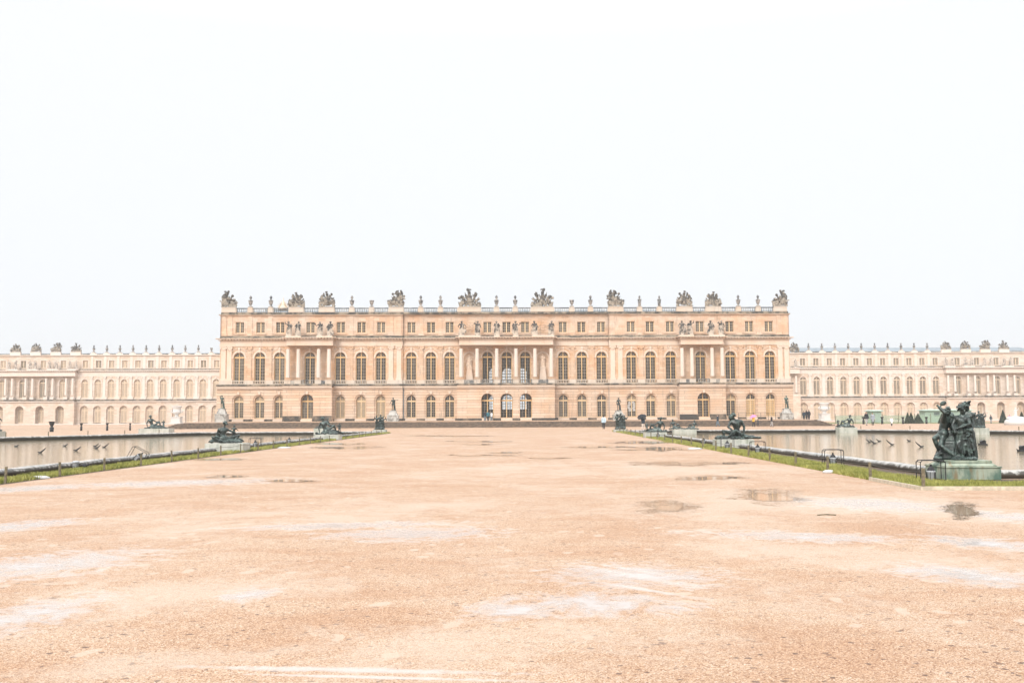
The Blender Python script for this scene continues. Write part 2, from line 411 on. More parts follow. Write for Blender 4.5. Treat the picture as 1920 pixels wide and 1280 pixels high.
def ring_fill(outer, holes, z):
    bm = bmesh.new()
    es = []
    for loop in [outer] + holes:
        vs = [bm.verts.new((p[0], p[1], z)) for p in loop]
        for i in range(len(vs)): es.append(bm.edges.new((vs[i], vs[(i + 1) % len(vs)])))
    bmesh.ops.triangle_fill(bm, use_beauty=True, use_dissolve=False, edges=es)
    for f in bm.faces:
        if f.normal.z < 0: f.normal_flip()
    return bm
gb = ring_fill([(-420, -70, 0), (420, -70, 0), (420, 620, 0), (-420, 620, 0)], [poolL, poolR], 0)
gme = bpy.data.meshes.new('ground'); gb.to_mesh(gme); gb.free(); gme.materials.append(M_ground)
prop(link('ground', gme), 'wide forecourt of wet peach coloured gravel', None, None, 'structure')

def offset_loop(pts, d):
    n = len(pts); out = []
    for i in range(n):
        a, b, c = pts[i - 1], pts[i], pts[(i + 1) % n]
        d0 = (b - a).normalized(); d1 = (c - b).normalized()
        n0 = V((d0.y, -d0.x, 0)); n1 = V((d1.y, -d1.x, 0))
        m = (n0 + n1).normalized(); k = d / max(.35, m.dot(n0))
        out.append(b + m * k)
    return out
def area(pts): return sum(pts[i - 1].x * pts[i].y - pts[i].x * pts[i - 1].y for i in range(len(pts))) / 2
WZ = -.12
for side, pl in (('left', poolL), ('right', poolR)):
    if area(pl) < 0: pl = pl[::-1]
    mb = MB(); mb.add([(p.x, p.y, WZ) for p in pl], [tuple(range(len(pl)))])
    w = mb.build('water', M_water)
    prop(w, f'still beige water of the {side} pool reflecting the palace', None, None, 'structure')
    w.data.update()
    if w.data.polygons[0].normal.z < 0: w.data.flip_normals()
    # moulded stone rim swept round the pool: densify for stains and slightly uneven blocks
    dense = []
    for i in range(len(pl)):
        a, b = pl[i], pl[(i + 1) % len(pl)]; L = (b - a).length; k = max(1, int(L / 1.6))
        dense += [a.lerp(b, j / k) for j in range(k)]
    prof = [(-.12, WZ - .4), (-.12, .04), (-.20, .07), (-.23, .13), (-.20, .20), (-.12, .25), (0, .27), (.11, .25), (.18, .20), (.21, .13), (.18, .07), (.11, .04), (.11, .0)]
    loops = [offset_loop(dense, o) for o, z in prof]
    n = len(dense); vs, fs = [], []
    for (o, z), lp in zip(prof, loops):
        for i, p in enumerate(lp): vs.append((p.x, p.y, z + .012 * sin(i * 2.3) * (1 if z > .1 else 0)))
    for k in range(len(prof) - 1):
        for i in range(n):
            j = (i + 1) % n; fs.append((k * n + i, k * n + j, k * n + n + j, k * n + n + i))
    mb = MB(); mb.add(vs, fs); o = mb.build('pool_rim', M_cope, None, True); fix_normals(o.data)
    prop(o, f'rounded stained stone rim around the {side} pool', 'pool rim')

# grass strips and soil bed
UL, UR = -15.87, 10.3
def strip(name, a0, a1, mat, z, label, kind='structure'):
    mb = MB(); mb.add([(p.x, p.y, z) for p in a0] + [(p.x, p.y, z) for p in a1[::-1]], [tuple(range(len(a0) + len(a1)))])
    o = mb.build(name, mat); 
    if o.data.polygons[0].normal.z < 0: o.data.flip_normals()
    return prop(o, label, None, None, kind)
def rimu(v, side): return (13.2 - (v - 31) * .0195 - .2) if side > 0 else (-17.9 + (v - 31) * .0122 + .2)
cR = gnd(1715, 916.5); cR2 = gnd(1990, 912.5)
strip('soil_bed', [pf(UL + .15, 22), pf(UL + .15, 116)], [pf(rimu(22, -1), 22), pf(rimu(116, -1), 116)], M_soil, .004, 'dark soil bed along the left pool')
vR = 26.4
strip('soil_bed', [pf(UR + .1, vR), pf(UR + .1, 122)], [pf(rimu(vR, 1), vR), pf(rimu(122, 1), 122)], M_soil, .004, 'dark soil bed along the right pool')
p1, p2 = pf(rimu(vR, 1), vR), pf(75, 24.0)
strip('soil_bed', [p1 , pf(75, 24.2)], [pf(rimu(30.6, 1), 30.6), pf(75, 30.6)], M_soil, .004, 'dark soil bed before the near end of the right pool')

def grass_field(quads, dens, h, seed):
    rnd = random.Random(seed); vs, fs = [], []
    for q, dn in quads:
        a, b, c, d = q
        ar = ((b - a).cross(d - a).length + (d - c).cross(b - c).length) / 2
        for _ in range(int(ar * dn)):
            s, t = rnd.random(), rnd.random()
            p = a.lerp(b, s).lerp(d.lerp(c, s), t)
            dist = max(20, p.length); wd = .010 * dist / 26; hh = h * rnd.uniform(.5, 1.25) * (1 - .55 * max(0, mnoise.noise(p * .8)))
            an = rnd.random() * 6.283; dx, dy = cos(an) * wd, sin(an) * wd
            lx, ly = rnd.gauss(0, .35) * hh, rnd.gauss(0, .35) * hh
            i = len(vs); vs += [(p.x - dx, p.y - dy, 0), (p.x + dx, p.y + dy, 0), (p.x + lx, p.y + ly, hh)]; fs.append((i, i + 1, i + 2))
    mb = MB(); mb.add(vs, fs); return mb
mb = MB()
SEG = [(22, 45, 800), (45, 70, 420), (70, 116, 240)]
def lawn(u0, u1f, segs):
    return [((pf(u0, a), pf(u1f(a), a), pf(u1f(b), b), pf(u0, b)), dn) for a, b, dn in segs]
gl = grass_field(lawn(UL, lambda v: UL - 1.0 + (v - 30) * .004, SEG), 1, .16, 3)
prop(gl.build('grass', M_grass), 'ragged strip of green grass along the left pool', None, None, 'stuff')
gr = grass_field(lawn(UR, lambda v: UR + 1.5 - (v - 30) * .006, [(26.4, 45, 800), (45, 70, 420), (70, 122, 240)]) +
                 [((pf(UR + .05, vR + .02), pf(30, 25.6), pf(30, 28.2), pf(UR + 1.0, 28.9)), 900)], 1, .15, 4)
prop(gr.build('grass', M_grass), 'green grass border round the right pool corner', None, None, 'stuff')

# terrace with steps
TX0, TX1, TY, TZ = fx(305, 165, 800), fx(1566, 165, 800), 165.0, .95
mb = MB()
ns = 6
for i in range(ns):
    mb.box(TX0 - .0 + i * .35, TX1 - i * .35, TY + i * .38, 206 - i * .01, TZ * i / ns - (.02 if i == 0 else 0), TZ * (i + 1) / ns, 0)
st = mb.build('terrace', [M_step]); prop(st, 'long dark flight of stone steps up to the palace', None, None, 'structure')
mb = MB(); mb.quad((TX0 + 2.3, TY + ns * .38 - .1, TZ + .005), (TX1 - 2.3, TY + ns * .38 - .1, TZ + .005), (TX1 - 2.3, 176.3, 1.13), (TX0 + 2.3, 176.3, 1.13))
prop(mb.build('terrace_floor', M_ground), 'gravel terrace floor at the palace foot', None, None, 'structure')

# ------------------------------------------------------------------ facade kit
def arch(xc, r, zs, n=12): return [(xc + r * cos(pi * i / n), zs + r * sin(pi * i / n)) for i in range(n + 1)]
def wall(mb, x0, x1, z0, z1, y, ops, reveal, m=0, mr=None):
    mr = m if mr is None else mr
    ops = sorted(ops, key=lambda o: o['x'])
    bs = [x0] + [(a['x'] + b['x']) / 2 for a, b in zip(ops, ops[1:])] + [x1]
    if not ops: mb.quad((x0, y, z0), (x1, y, z0), (x1, y, z1), (x0, y, z1), m); return
    for i, o in enumerate(ops):
        a, b = bs[i], bs[i + 1]; r = o['w'] / 2; xl, xr = o['x'] - r, o['x'] + r; zb = o['zb']
        mb.quad((a, y, z0), (xl, y, z0), (xl, y, z1), (a, y, z1), m)
        mb.quad((xr, y, z0), (b, y, z0), (b, y, z1), (xr, y, z1), m)
        if zb > z0 + 1e-4: mb.quad((xl, y, z0), (xr, y, z0), (xr, y, zb), (xl, y, zb), m)
        if o.get('arch', True): P = arch(o['x'], r, o['zt'] - r)
        else: P = [(xr, o['zt']), (xl, o['zt'])]
        for p, q in zip(P, P[1:]): mb.quad((q[0], y, q[1]), (p[0], y, p[1]), (p[0], y, z1), (q[0], y, z1), m)
        ring = [(xr, zb)] + P + [(xl, zb)]
        if not o.get('arch', True): ring = [(xr, zb), (xr, o['zt']), (xl, o['zt']), (xl, zb)]
        ring.append(ring[0])
        for p, q in zip(ring, ring[1:]):
            if abs(p[0] - q[0]) + abs(p[1] - q[1]) < 1e-5: continue
            mb.quad((p[0], y, p[1]), (q[0], y, q[1]), (q[0], y + reveal, q[1]), (p[0], y + reveal, p[1]), mr)
def arch_band(mb, xc, r0, r1, zs, y0, y1, m=0, n=14, legs=0.0):
    a = [(xc + r0, zs - legs)] * (legs > 0) + arch(xc, r0, zs, n) + [(xc - r0, zs - legs)] * (legs > 0)
    b = [(xc + r1, zs - legs)] * (legs > 0) + arch(xc, r1, zs, n) + [(xc - r1, zs - legs)] * (legs > 0)
    k = len(a)
    vs = [(x, y0, z) for x, z in a] + [(x, y0, z) for x, z in b] + [(x, y1, z) for x, z in a] + [(x, y1, z) for x, z in b]
    fs = []
    for i in range(k - 1):
        fs += [(i, k + i, k + i + 1, i + 1), (k + i, 3 * k + i, 3 * k + i + 1, k + i + 1), (i, i + 1, 2 * k + i + 1, 2 * k + i)]
    mb.add(vs, fs, m)

def arched_window(name, w, h, trans, rows, fm, fan, cols=2):
    """origin at the middle of the sill; returns (frame mesh, bars mesh, pane mesh)"""
    r = w / 2; zs = h - r; f = MB(); b = MB(); p = MB()
    fr = .075
    arch_band(f, 0, r - fr, r, zs, 0, .10, legs=zs)
    f.box(-r + fr, r - fr, 0, .10, 0, .13)
    f.box(-.075, .075, -.03, .09, .13, trans - .14)
    f.box(-r + fr, r - fr, -.04, .10, trans - .14, trans + .14)
    f.box(-.075, .075, -.02, .09, trans + .14, h - fr)
    for s in (-1, 1):
        f.box(s * (r - fr) if s < 0 else r - fr - .045, -r + fr + .045 if s < 0 else r - fr, -.0, .09, .13, trans - .14)
    x0, x1 = .075, r - fr - .045; z0, z1 = .13, trans - .14; t = .02
    for s in (-1, 1):
        for i in range(1, cols): 
            x = s * (x0 + (x1 - x0) * i / cols); b.box(x - t, x + t, .02, .07, z0, z1)
        for j in range(1, rows):
            z = z0 + (z1 - z0) * j / rows; xa, xb = sorted((s * x0, s * x1)); b.box(xa, xb, .022, .068, z - t, z + t)
        if fan == 'radial':
            for an in (.33, .67):
                d = V((cos(an * pi / 2) * s, 0, sin(an * pi / 2))); c = V((0, .05, trans + .14))
                b.cap(c + d * .22, t, c + d * (h - fr - trans - .14), t, 4)
        else:
            x = s * r * .48; b.box(x - t, x + t, .02, .07, trans + .14, zs + sqrt(max(0, (r - fr) ** 2 - x * x)))
    if fan == 'radial': arch_band(b, 0, (h - trans) * .50, (h - trans) * .50 + .05, trans + .14, .02, .07)
    else:
        z = trans + .14 + (h - trans - .14) * .5; hw = sqrt(max(.01, (r - fr) ** 2 - max(0, z - zs) ** 2)); b.box(-hw, hw, .022, .068, z - t, z + t)
    P = [(r - .03, .05)] + arch(0, r - .03, zs) + [(-r + .03, .05)]
    p.add([(x, .085, z) for x, z in P], [tuple(range(len(P)))])
    me = (f.mesh(name, fm), b.mesh('glazing_bar', M_bars), p.mesh('pane', M_pdark))
    if me[2].polygons[0].normal.y > 0: me[2].flip_normals()
    return me
def square_window(name, w, h, fm, rows=4):
    r = w / 2; f = MB(); b = MB(); p = MB(); t = .026
    f.box(-r, -r + .09, 0, .1, 0, h); f.box(r - .09, r, 0, .1, 0, h); f.box(-r + .09, r - .09, 0, .1, 0, .09); f.box(-r + .09, r - .09, 0, .1, h - .09, h)
    f.box(-.1, .1, -.02, .09, .09, h - .09)
    for s in (-1, 1):
        x = s * (.1 + r - .09) / 2; b.box(x - t, x + t, .02, .07, .09, h - .09)
        for j in range(1, rows):
            z = .09 + (h - .18) * j / rows; xa, xb = sorted((s * .1, s * (r - .09))); b.box(xa, xb, .022, .068, z - t, z + t)
    p.add([(-r + .03, .085, .03), (r - .03, .085, .03), (r - .03, .085, h - .03), (-r + .03, .085, h - .03)], [(0, 1, 2, 3)])
    return f.mesh(name, fm), b.mesh('glazing_bar', M_bars), p.mesh('pane', M_pdark)
_pm = {}
def pane_mesh(me, mat):
    k = (me.name, mat.name)
    if k not in _pm:
        _pm[k] = me.copy(); _pm[k].materials[0] = mat
    return _pm[k]
def put_window(root, name, meshes, x, y, z, mat, label=None):
    w = link(name, meshes[0], root, (x, y, z))
    if label: w['label'] = label
    link('glazing_bar', meshes[1], w); link('pane', pane_mesh(meshes[2], mat), w)
    return w

def col_mesh(h, r):
    cap_, sh, ba = MB(), MB(), MB()
    hb, hc = .45 * r / .36, .62 * r / .36
    ba.box(-r * 1.42, r * 1.42, -r * 1.42, r * 1.42, 0, hb * .4)
    ba.lathe([(r * 1.38, hb * .4), (r * 1.42, hb * .55), (r * 1.15, hb * .72), (r * 1.25, hb * .86), (r * 1.02, hb)], n=14)
    sh.lathe([(r, hb), (r, hb + .015), (r * .99, hb + (h - hb) * .33), (r * .865, h - hc - .015), (r * .86, h - hc)], n=18)
    cap_.lathe([(r * .87, h - hc), (r * .95, h - hc * .75), (r * 1.12, h - hc * .45), (r * 1.05, h - hc * .22)], n=14)
    cap_.box(-r * 1.35, r * 1.35, -r * 1.2, r * 1.2, h - hc * .22, h)
    for s in (-1, 1):
        cap_.cap((s * r * 1.18, -r * 1.05, h - hc * .5), r * .36, (s * r * 1.18, r * 1.05, h - hc * .5), r * .36, 9)
        cap_.tube([(s * r * .9, -r * .95, h - hc * .75), (0, -r * 1.05, h - hc * .95)], r * .14, 6)
    return sh.mesh('column_shaft', M_pale, True), cap_.mesh('capital', M_trim), ba.mesh('column_base', M_ledge)
def pil(mb, x, y, z0, z1, w, d=.16, ionic=True):
    mb.box(x - w / 2, x + w / 2, y - d, y, z0 + .35, z1 - .55)
    mb.box(x - w / 2 - .1, x + w / 2 + .1, y - d - .07, y, z0, z0 + .35)
    mb.box(x - w / 2 - .14, x + w / 2 + .14, y - d - .09, y, z1 - .14, z1 - .003)
    mb.box(x - w / 2 + .02, x + w / 2 - .02, y - d - .02, y, z1 - .55, z1 - .14)
    for s in (-1, 1): mb.ell((x + s * (w / 2 + .03), y - d - .05, z1 - .34), (.17, .12, .19), None, 8, 6)
    for s in (-1, 0, 1): mb.ell((x + s * w * .26, y - d - .05, z1 - .62 - (.12 if s == 0 else 0)), (.1, .07, .1), None, 6, 5)

def baluster_run(mb, x0, x1, y, z0, z1, step=.3, r=.085):
    n = max(2, round((x1 - x0) / step)); h = z1 - z0
    for i in range(n):
        x = x0 + (x1 - x0) * (i + .5) / n
        mb.lathe([(r * .8, 0), (r * .8, h * .08), (r * .45, h * .14), (r, h * .36), (r * .55, h * .7), (r * .42, h * .84), (r * .8, h * .92), (r * .8, h)], (x, y, z0), 7)
def modillions(mb, x0, x1, y0, y1, z0, z1, step=.52):
    n = max(1, round((x1 - x0) / step))
    for i in range(n):
        x = x0 + (x1 - x0) * (i + .5) / n; mb.box(x - .13, x + .13, y0, y1, z0, z1)
# ------------------------------------------------------------------ central palace
YS, YC, YP = 177.0, 177.45, 174.8
X = lambda px, Y=YS: fx(px, Y, 690)
pal = empty('palace', (0, 0, 0), 'three storey honey limestone palace with columned porticos behind the forecourt', 'palace')
UPX = [448, 487, 524, 581, 638, 677, 714, 771, 808, 843, 914, 950, 985, 1056, 1091, 1128, 1184, 1220, 1258, 1314, 1370, 1407, 1444]
GPX = [446, 484, 521, 577, 637, 676, 713, 770, 806, 842, 914, 950, 986, 1057, 1092, 1129, 1185, 1222, 1259, 1318, 1373, 1409, 1448]
EL, ER = X(412), X(1481)
secs = [(EL, X(755), YS, 0), (X(755), X(1142), YC, 1), (X(1142), ER, YS, 2)]
ports = [(530, 622, 536.5, 623.7, [540, 559.2, 597.2, 616.6], [3]), (857, 1040.4, 860.6, 1037.6, [864.4, 894.6, 931.4, 967.5, 1003.1, 1033.6], [10, 11, 12]), (1274, 1361, 1276.5, 1357, [1279.2, 1297.5, 1335.5, 1354.4], [19])]
def sec_y(i): return YC if 7 <= i <= 15 else YS
winX = [X(p, sec_y(i)) for i, p in enumerate(UPX)]
gX = []
for i, p in enumerate(GPX):
    gX.append(winX[i] if i not in (3, 10, 11, 12, 19) else fx(p, YP + (.2 if 10 <= i <= 12 else .9), 760))
Z0, ZG, ZL, ZM, ZE, ZCO, ZA, ZT = .93, 7.1, 7.6, 14.36, 15.35, 15.75, 19.85, 20.05
# --- ground storey
mb = MB()
def gop(i): return dict(x=gX[i], w=2.2, zb=1.6, zt=5.85)
GE = .45
gruns = [(EL - GE, fx(530, YP, 750), YS, [0, 1, 2]), (fx(530, YP, 750), fx(622, YP, 750), YP, [3]), (fx(622, YP, 750), X(755), YS, [4, 5, 6]),
         (X(755), fx(857, YP, 750), YC, [7, 8, 9]), (fx(857, YP, 750), fx(1040.4, YP, 750), YP, [10, 11, 12]), (fx(1040.4, YP, 750), X(1142), YC, [13, 14, 15]),
         (X(1142), fx(1274, YP, 750), YS, [16, 17, 18]), (fx(1274, YP, 750), fx(1361, YP, 750), YP, [19]), (fx(1361, YP, 750), ER + GE, YS, [20, 21, 22])]
for a, b, y, idx in gruns:
    wall(mb, a, b, Z0, ZG, y, [gop(i) for i in idx], .16 if y != YP else 1.1)
    for i in idx:
        if y != YP: arch_band(mb, gX[i], .86, 1.12, 4.75, y + .16, y + .7, legs=3.15)
        if 'KST' not in globals(): q = MB(); q.taper(0, -.03, 5.8, 6.35, .16, .12, .24, .16); KST = q.mesh('keystone', M_trim)
        link('keystone', KST, pal, (gX[i], y, 0))
for (a, b, y, _), (a2, b2, y2, _) in zip(gruns, gruns[1:]):
    if y != y2: mb.quad((b, min(y, y2), Z0), (b, max(y, y2), Z0), (b, max(y, y2), ZG), (b, min(y, y2), ZG))
for xx in (EL - GE, ER + GE): mb.quad((xx, YS, Z0), (xx, 206, Z0), (xx, 206, ZG), (xx, YS, ZG))
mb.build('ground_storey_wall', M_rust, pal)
# plinth, ledge
lg, lt = MB(), MB()
for k, (a, b, y, idx) in enumerate(gruns):
    e = .003 * (k % 4)
    xs = [a] + sum([[gX[i] - 1.0, gX[i] + 1.0] for i in idx], []) + [b]
    for q in range(0, len(xs), 2):
        pl = MB(); pl.box(xs[q], xs[q + 1], y - .22, y + .0, .94, 1.5 + e); pl.box(xs[q], xs[q + 1], y - .5, y - .222, .94, 1.2 + e)
        if y == YP and len(idx) == 1: pl.box(xs[q], xs[q + 1], y - .12, y, 1.51 + e, 2.05)
        pl.build('plinth', M_plinth, pal)
    for i in idx: pl = MB(); pl.box(gX[i] - .99, gX[i] + .99, y - .55, y + .6, .945, 1.42 + e); pl.build('doorstep', M_trim, pal)
    lt.box(a, b, y - .16, y + .25, ZG - .38, ZG - .16); lt.box(a, b, y - .36, y + .25, ZG - .158, ZG + .22)
    lg.box(a - (.1 if y == YP else 0), b + (.1 if y == YP else 0), y - .52, y + (2.2 if y == YP else 0), ZG + .222 + e, ZL + e)
lt.build('string_course', M_trim, pal); lg.build('ledge', M_ledge, pal)
# --- main storey
mb = MB()
for a, b, y, k in secs:
    idx = range(0, 7) if k == 0 else range(7, 16) if k == 1 else range(16, 23)
    wall(mb, a, b, ZL - .1, ZM, y, [dict(x=winX[i], w=1.9, zb=ZL, zt=13.32) for i in idx], .32)
    for i in idx:
        ar = MB(); arch_band(ar, 0, .95, 1.22, 12.37, -.07, .01, legs=.0)
        ar.box(-1.5, -.951, -.08, 0, 12.2, 12.36); ar.box(.951, 1.5, -.08, 0, 12.2, 12.36)
        ar.taper(0, -.1, 13.2, 13.72, .14, .12, .2, .14)
        ar.ell((0, -.1, 13.92), (.24, .14, .25), None, 8, 6)
        for s in (-1, 1):
            for q in range(5):
                t = q / 4
                ar.ell((s * (.42 + 1.0 * t), -.03, 13.95 - .18 * sin(t * 3) - .45 * t * t * (q % 2)), (.13, .07, .10), None, 6, 5)
        if 'ARCM' not in globals(): ARCM = ar.mesh('archivolt', M_trim)
        link('archivolt', ARCM, pal, (winX[i], y, 0))
for xx in (EL, ER): mb.quad((xx, YS, ZL), (xx, 206, ZL), (xx, 206, ZA), (xx, YS, ZA))
for xx in (X(755), X(1142)): mb.quad((xx, YS, ZL), (xx, YC, ZL), (xx, YC, ZA), (xx, YS, ZA))
mb.build('main_storey_wall', M_wall, pal)
mids = [((winX[a] + winX[a + 1]) / 2, sec_y(a)) for a in (0, 1, 4, 5, 7, 8, 13, 14, 17, 20, 21, 16)]
ends = [(X(p), YS) for p in (419, 430, 733, 748, 1149, 1163, 1463, 1475)]
for x, y in mids + ends:
    p = MB(); pil(p, x, y, 8.3, ZM, .78 if (x, y) in mids else .82); p.build('pilaster', M_wall if (x, y) not in ends else M_trim, pal)
# dado and balconies
dd = MB()
for a, b, y, k in secs:
    idx = range(0, 7) if k == 0 else range(7, 16) if k == 1 else range(16, 23)
    xs = [a] + sum([[winX[i] - 1.05, winX[i] + 1.05] for i in idx], []) + [b]
    for q in range(0, len(xs), 2): dd.box(xs[q], xs[q + 1], y - .3, y, ZL + .012, 8.3)
dd.build('dado_course', M_ped, pal)
for i in range(23):
    y = sec_y(i); bb = MB(); yy = y - .22 if i not in (3, 10, 11, 12, 19) else YP - .1
    baluster_run(bb, winX[i] - 1.03, winX[i] + 1.03, yy, ZL + .1, 8.18, .29, .095)
    bb.box(winX[i] - 1.03, winX[i] + 1.03, yy - .12, yy + .12, 8.182, 8.31); bb.box(winX[i] - 1.03, winX[i] + 1.03, yy - .12, yy + .12, ZL + .013, ZL + .1)
    bb.build('balcony_rail', M_balu if i in (3, 10, 11, 12, 19) else M_ped, pal)
# entablature
fr, co, mo = MB(), MB(), MB()
CF = .62
for a, b, y, k in secs:
    e = .004 * k
    fr.box(a - .06 * (k == 0), b + .06 * (k == 2), y - .10, y + .4, ZM, ZM + .34 + e); fr.box(a, b, y - .06, y + .4, ZM + .343 + e, ZE)
    ea, eb = (CF if k == 0 else 0), (CF if k == 2 else 0)
    co.box(a - ea * .45, b + eb * .45, y - .25, y + .4, ZE + .002, ZE + .12 + e); co.box(a - ea, b + eb, y - CF, y + .4, ZE + .26, ZCO - .1 + e); co.box(a - ea - .08, b + eb + .08, y - CF - .09, y + .4, ZCO - .098 + e, ZCO + e)
    modillions(mo, a, b, y - CF + .06, y - .2, ZE + .122 + e, ZE + .258)
for k, (g0, g1, e0, e1, cols, idx) in enumerate(ports):
    ys = YC if k == 1 else YS; a, b = fx(e0, YP, 640), fx(e1, YP, 640); e = .016 + .004 * k
    fr.box(a, b, YP + .12, ys - .105, ZM + .005, ZM + .34 + e); fr.box(a + .03, b - .03, YP + .16, ys - .065, ZM + .343 + e, ZE + .001)
    co.box(a - .2, b + .2, YP - .1, ys - .255, ZE + .003, ZE + .12 + e); co.box(a - CF + .1, b + CF - .1, YP - CF + .14, ys - CF - .002, ZE + .262, ZCO - .1 + e); co.box(a - CF, b + CF, YP - CF + .05, ys - CF - .093, ZCO - .098 + e, ZCO + .01 + e)
    modillions(mo, a - .2, b + .2, YP - CF + .2, YP - .05, ZE + .124 + e, ZE + .26)
    sh, ca, ba = col_mesh(ZM - 8.3, .36)
    pd, pn = MB(), MB()
    cx = [fx(c, YP + .55, 690) for c in cols]
    for c in cx:
        link('column', sh, pal, (c, YP + .55, 8.3)); o = pal.children[-1]
        link('capital', ca, o); link('column_base', ba, o)
        pd.box(c - .56, c + .56, YP + .02, YP + 1.08, ZL + .02, 8.18); pd.box(c - .6, c + .6, YP - .02, YP + 1.12, 8.182, 8.3)
    pd.build('column_pedestal', M_ped, pal)
    gaps = [(cx[i] + .56, cx[i + 1] - .56) for i in ([0, 2] if len(cols) == 4 else [0, 4])]
    for g0_, g1_ in gaps:
        pn.box(g0_, g1_, YP + .1, YP + .4, ZL + .03, 8.22)
    pn.build('parapet_panel', M_balu, pal)
fr.build('frieze', M_trim, pal); co.build('cornice', M_trim, pal); mo.build('modillion_course', M_trim, pal)
# --- attic
mb = MB(); tr = MB(); dk = MB()
for a, b, y, k in secs:
    idx = list(range(0, 7) if k == 0 else range(7, 16) if k == 1 else range(16, 23))
    ya = y + .25
    wall(mb, a, b, ZCO - .05, ZA, ya, [dict(x=winX[i], w=1.5, zb=16.75, zt=18.7, arch=False) for i in idx], .28)
    for i in idx:
        x = winX[i]
        tr.box(x - 1.0, x - .75, ya - .06, ya, 16.62, 18.9); tr.box(x + .75, x + 1.0, ya - .06, ya, 16.62, 18.9); tr.box(x - .75, x + .75, ya - .06, ya, 18.7, 18.9); tr.box(x - 1.1, x + 1.1, ya - .14, ya, 16.45, 16.618)
    e = .004 * k
    dk.box(a, b, ya - .55, ya, ZCO + .008 + e, 15.98 + e); dk.box(a, b, ya - .12, ya, 15.99, 16.22 + e)
    tr.box(a - .1 * (k == 0), b + .1 * (k == 2), ya - .10, ya + .3, ZA - .18, ZA - .002); tr.box(a - .25 * (k == 0), b + .25 * (k == 2), ya - .3, ya + .3, ZA, ZT - .06 + e)
    dk.box(a - .32 * (k == 0), b + .32 * (k == 2), ya - .38, ya + .3, ZT - .058 + e, ZT + e)
mb.build('attic_wall', M_attic, pal)
for x, y in mids + ends:
    tr.box(x - .38, x + .38, y + .15, y + .25, 16.23, 19.66); tr.box(x - .46, x + .46, y + .1, y + .25, 16.222, 16.75)
for xa, xb in ((871, 890), (1009, 1028)):      # carved relief panels over the outer porticos bays
    a, b = X(xa, YC), X(xb, YC); rp = MB(); rp.box(a - .12, b + .12, YC + .2, YC + .25, 16.6, 18.75)
    rr = random.Random(xa)
    for _ in range(46):
        t = rr.random() * 6.28; q = rr.random() ** .6
        rp.ell(((a + b) / 2 + cos(t) * q * .8, YC + .18, 17.7 + sin(t) * q * .8), (rr.uniform(.06, .2), .09, rr.uniform(.05, .14)), M.Rotation(rr.random() * 3, 3, 'Y'), 7, 5)
    rp.build('relief_panel', M_wall, pal)
tr.build('attic_trim', M_attic, pal); dk.build('weathered_coping', M_ledge, pal)
# --- parapet: plinth, pedestals, balusters, rail; low lead roof behind
YB = YS + .35
urnpx = [470, 508, 660, 697, 789, 826, 931, 966, 1072, 1107, 1199, 1236, 1384, 1421]
trophypx = [(430, 25), (556, 26), (613, 27), (743, 26), (880, 42), (1017, 42), (1154, 27), (1283, 28), (1337, 28), (1462, 23)]
blk = sorted([(fx(p, YB, 578), .36, 0) for p in urnpx] + [(fx(p, YB, 578), w / 21.1 + .02, 1) for p, w in trophypx])
base = MB(); base.box(EL + .05, ER - .05, YB - .32, YB + .32, ZT + .012, 20.42); base.build('parapet_base', M_ledge, pal)
for x, hw, t in blk:
    p = MB(); p.box(x - hw, x + hw, YB - .36, YB + .36, 20.425, 21.16); p.box(x - hw - .06, x + hw + .06, YB - .42, YB + .42, 21.163, 21.3)
    p.box(x - hw - .05, x + hw + .05, YB - .40, YB + .40, 20.423, 20.56)
    for s in (-1, 1): p.box(x + s * (hw + .07) - .07, x + s * (hw + .07) + .07, YB - .26, YB + .26, 20.43, 21.08)
    p.build('parapet_pedestal', M_ped, pal)
for (xa, ha, _), (xb, hb, _) in zip(blk, blk[1:]):
    a, b = xa + ha + .15, xb - hb - .15
    if b - a < .4: continue
    p = MB(); baluster_run(p, a, b, YB, 20.423, 21.06, .31, .082); p.build('balustrade', M_balu, pal)
    q = MB(); q.box(a, b, YB - .19, YB + .19, 21.062, 21.22); q.build('parapet_rail', M_rail, pal)
rf = MB()
rf.quad((EL + .6, YB + .9, 20.3), (ER - .6, YB + .9, 20.3), (ER - .6, YB + 7, 21.4), (EL + .6, YB + 7, 21.4)); rf.quad((EL + .6, YB + 7, 21.4), (ER - .6, YB + 7, 21.4), (ER - .6, 206, 20.7), (EL + .6, 206, 20.7))
for i in range(60):
    x = EL + 1 + (ER - EL - 2) * i / 59; rf.quad((x, YB + .9, 20.31), (x + .09, YB + .9, 20.31), (x + .09, YB + 7, 21.415), (x, YB + 7, 21.415))
rf.build('roof', M_lead, pal)
bk = MB(); bk.box(EL, ER, 206, 206.4, 0, 20.6); bk.build('rear_wall', M_wall, pal)
# --- interior of the three middle bays: hall with far windows below; upper openings show sky in place of mirror reflections
hx0, hx1 = winX[10] - 3.4, winX[12] + 3.4
hl = MB()
for z0, z1, zs, zt in ((1.42, 6.9, 1.6, 5.9), (7.55, 14.2, 7.9, 13.0)):
    yy = YS + 1.6 if z0 < 2 else YC + .4
    hl.quad((hx0, yy, z0), (hx1, yy, z0), (hx1, 189, z0), (hx0, 189, z0)); hl.quad((hx0, yy, z1), (hx0, 189, z1), (hx1, 189, z1), (hx1, yy, z1))
    hl.quad((hx0, yy, z0), (hx0, 189, z0), (hx0, 189, z1), (hx0, yy, z1)); hl.quad((hx1, yy, z0), (hx1, yy, z1), (hx1, 189, z1), (hx1, 189, z0))
    wall(hl, hx0, hx1, z0, z1, 189, [dict(x=winX[k] + dx, w=w_, zb=zs + (1.5 if z0 < 2 else .2), zt=zt - (.1 if z0 < 2 else 2.1)) for k, dx, w_ in ((10, 1.1, 1.5), (11, .4, 2.0), (12, -.2, 1.7))], .3)
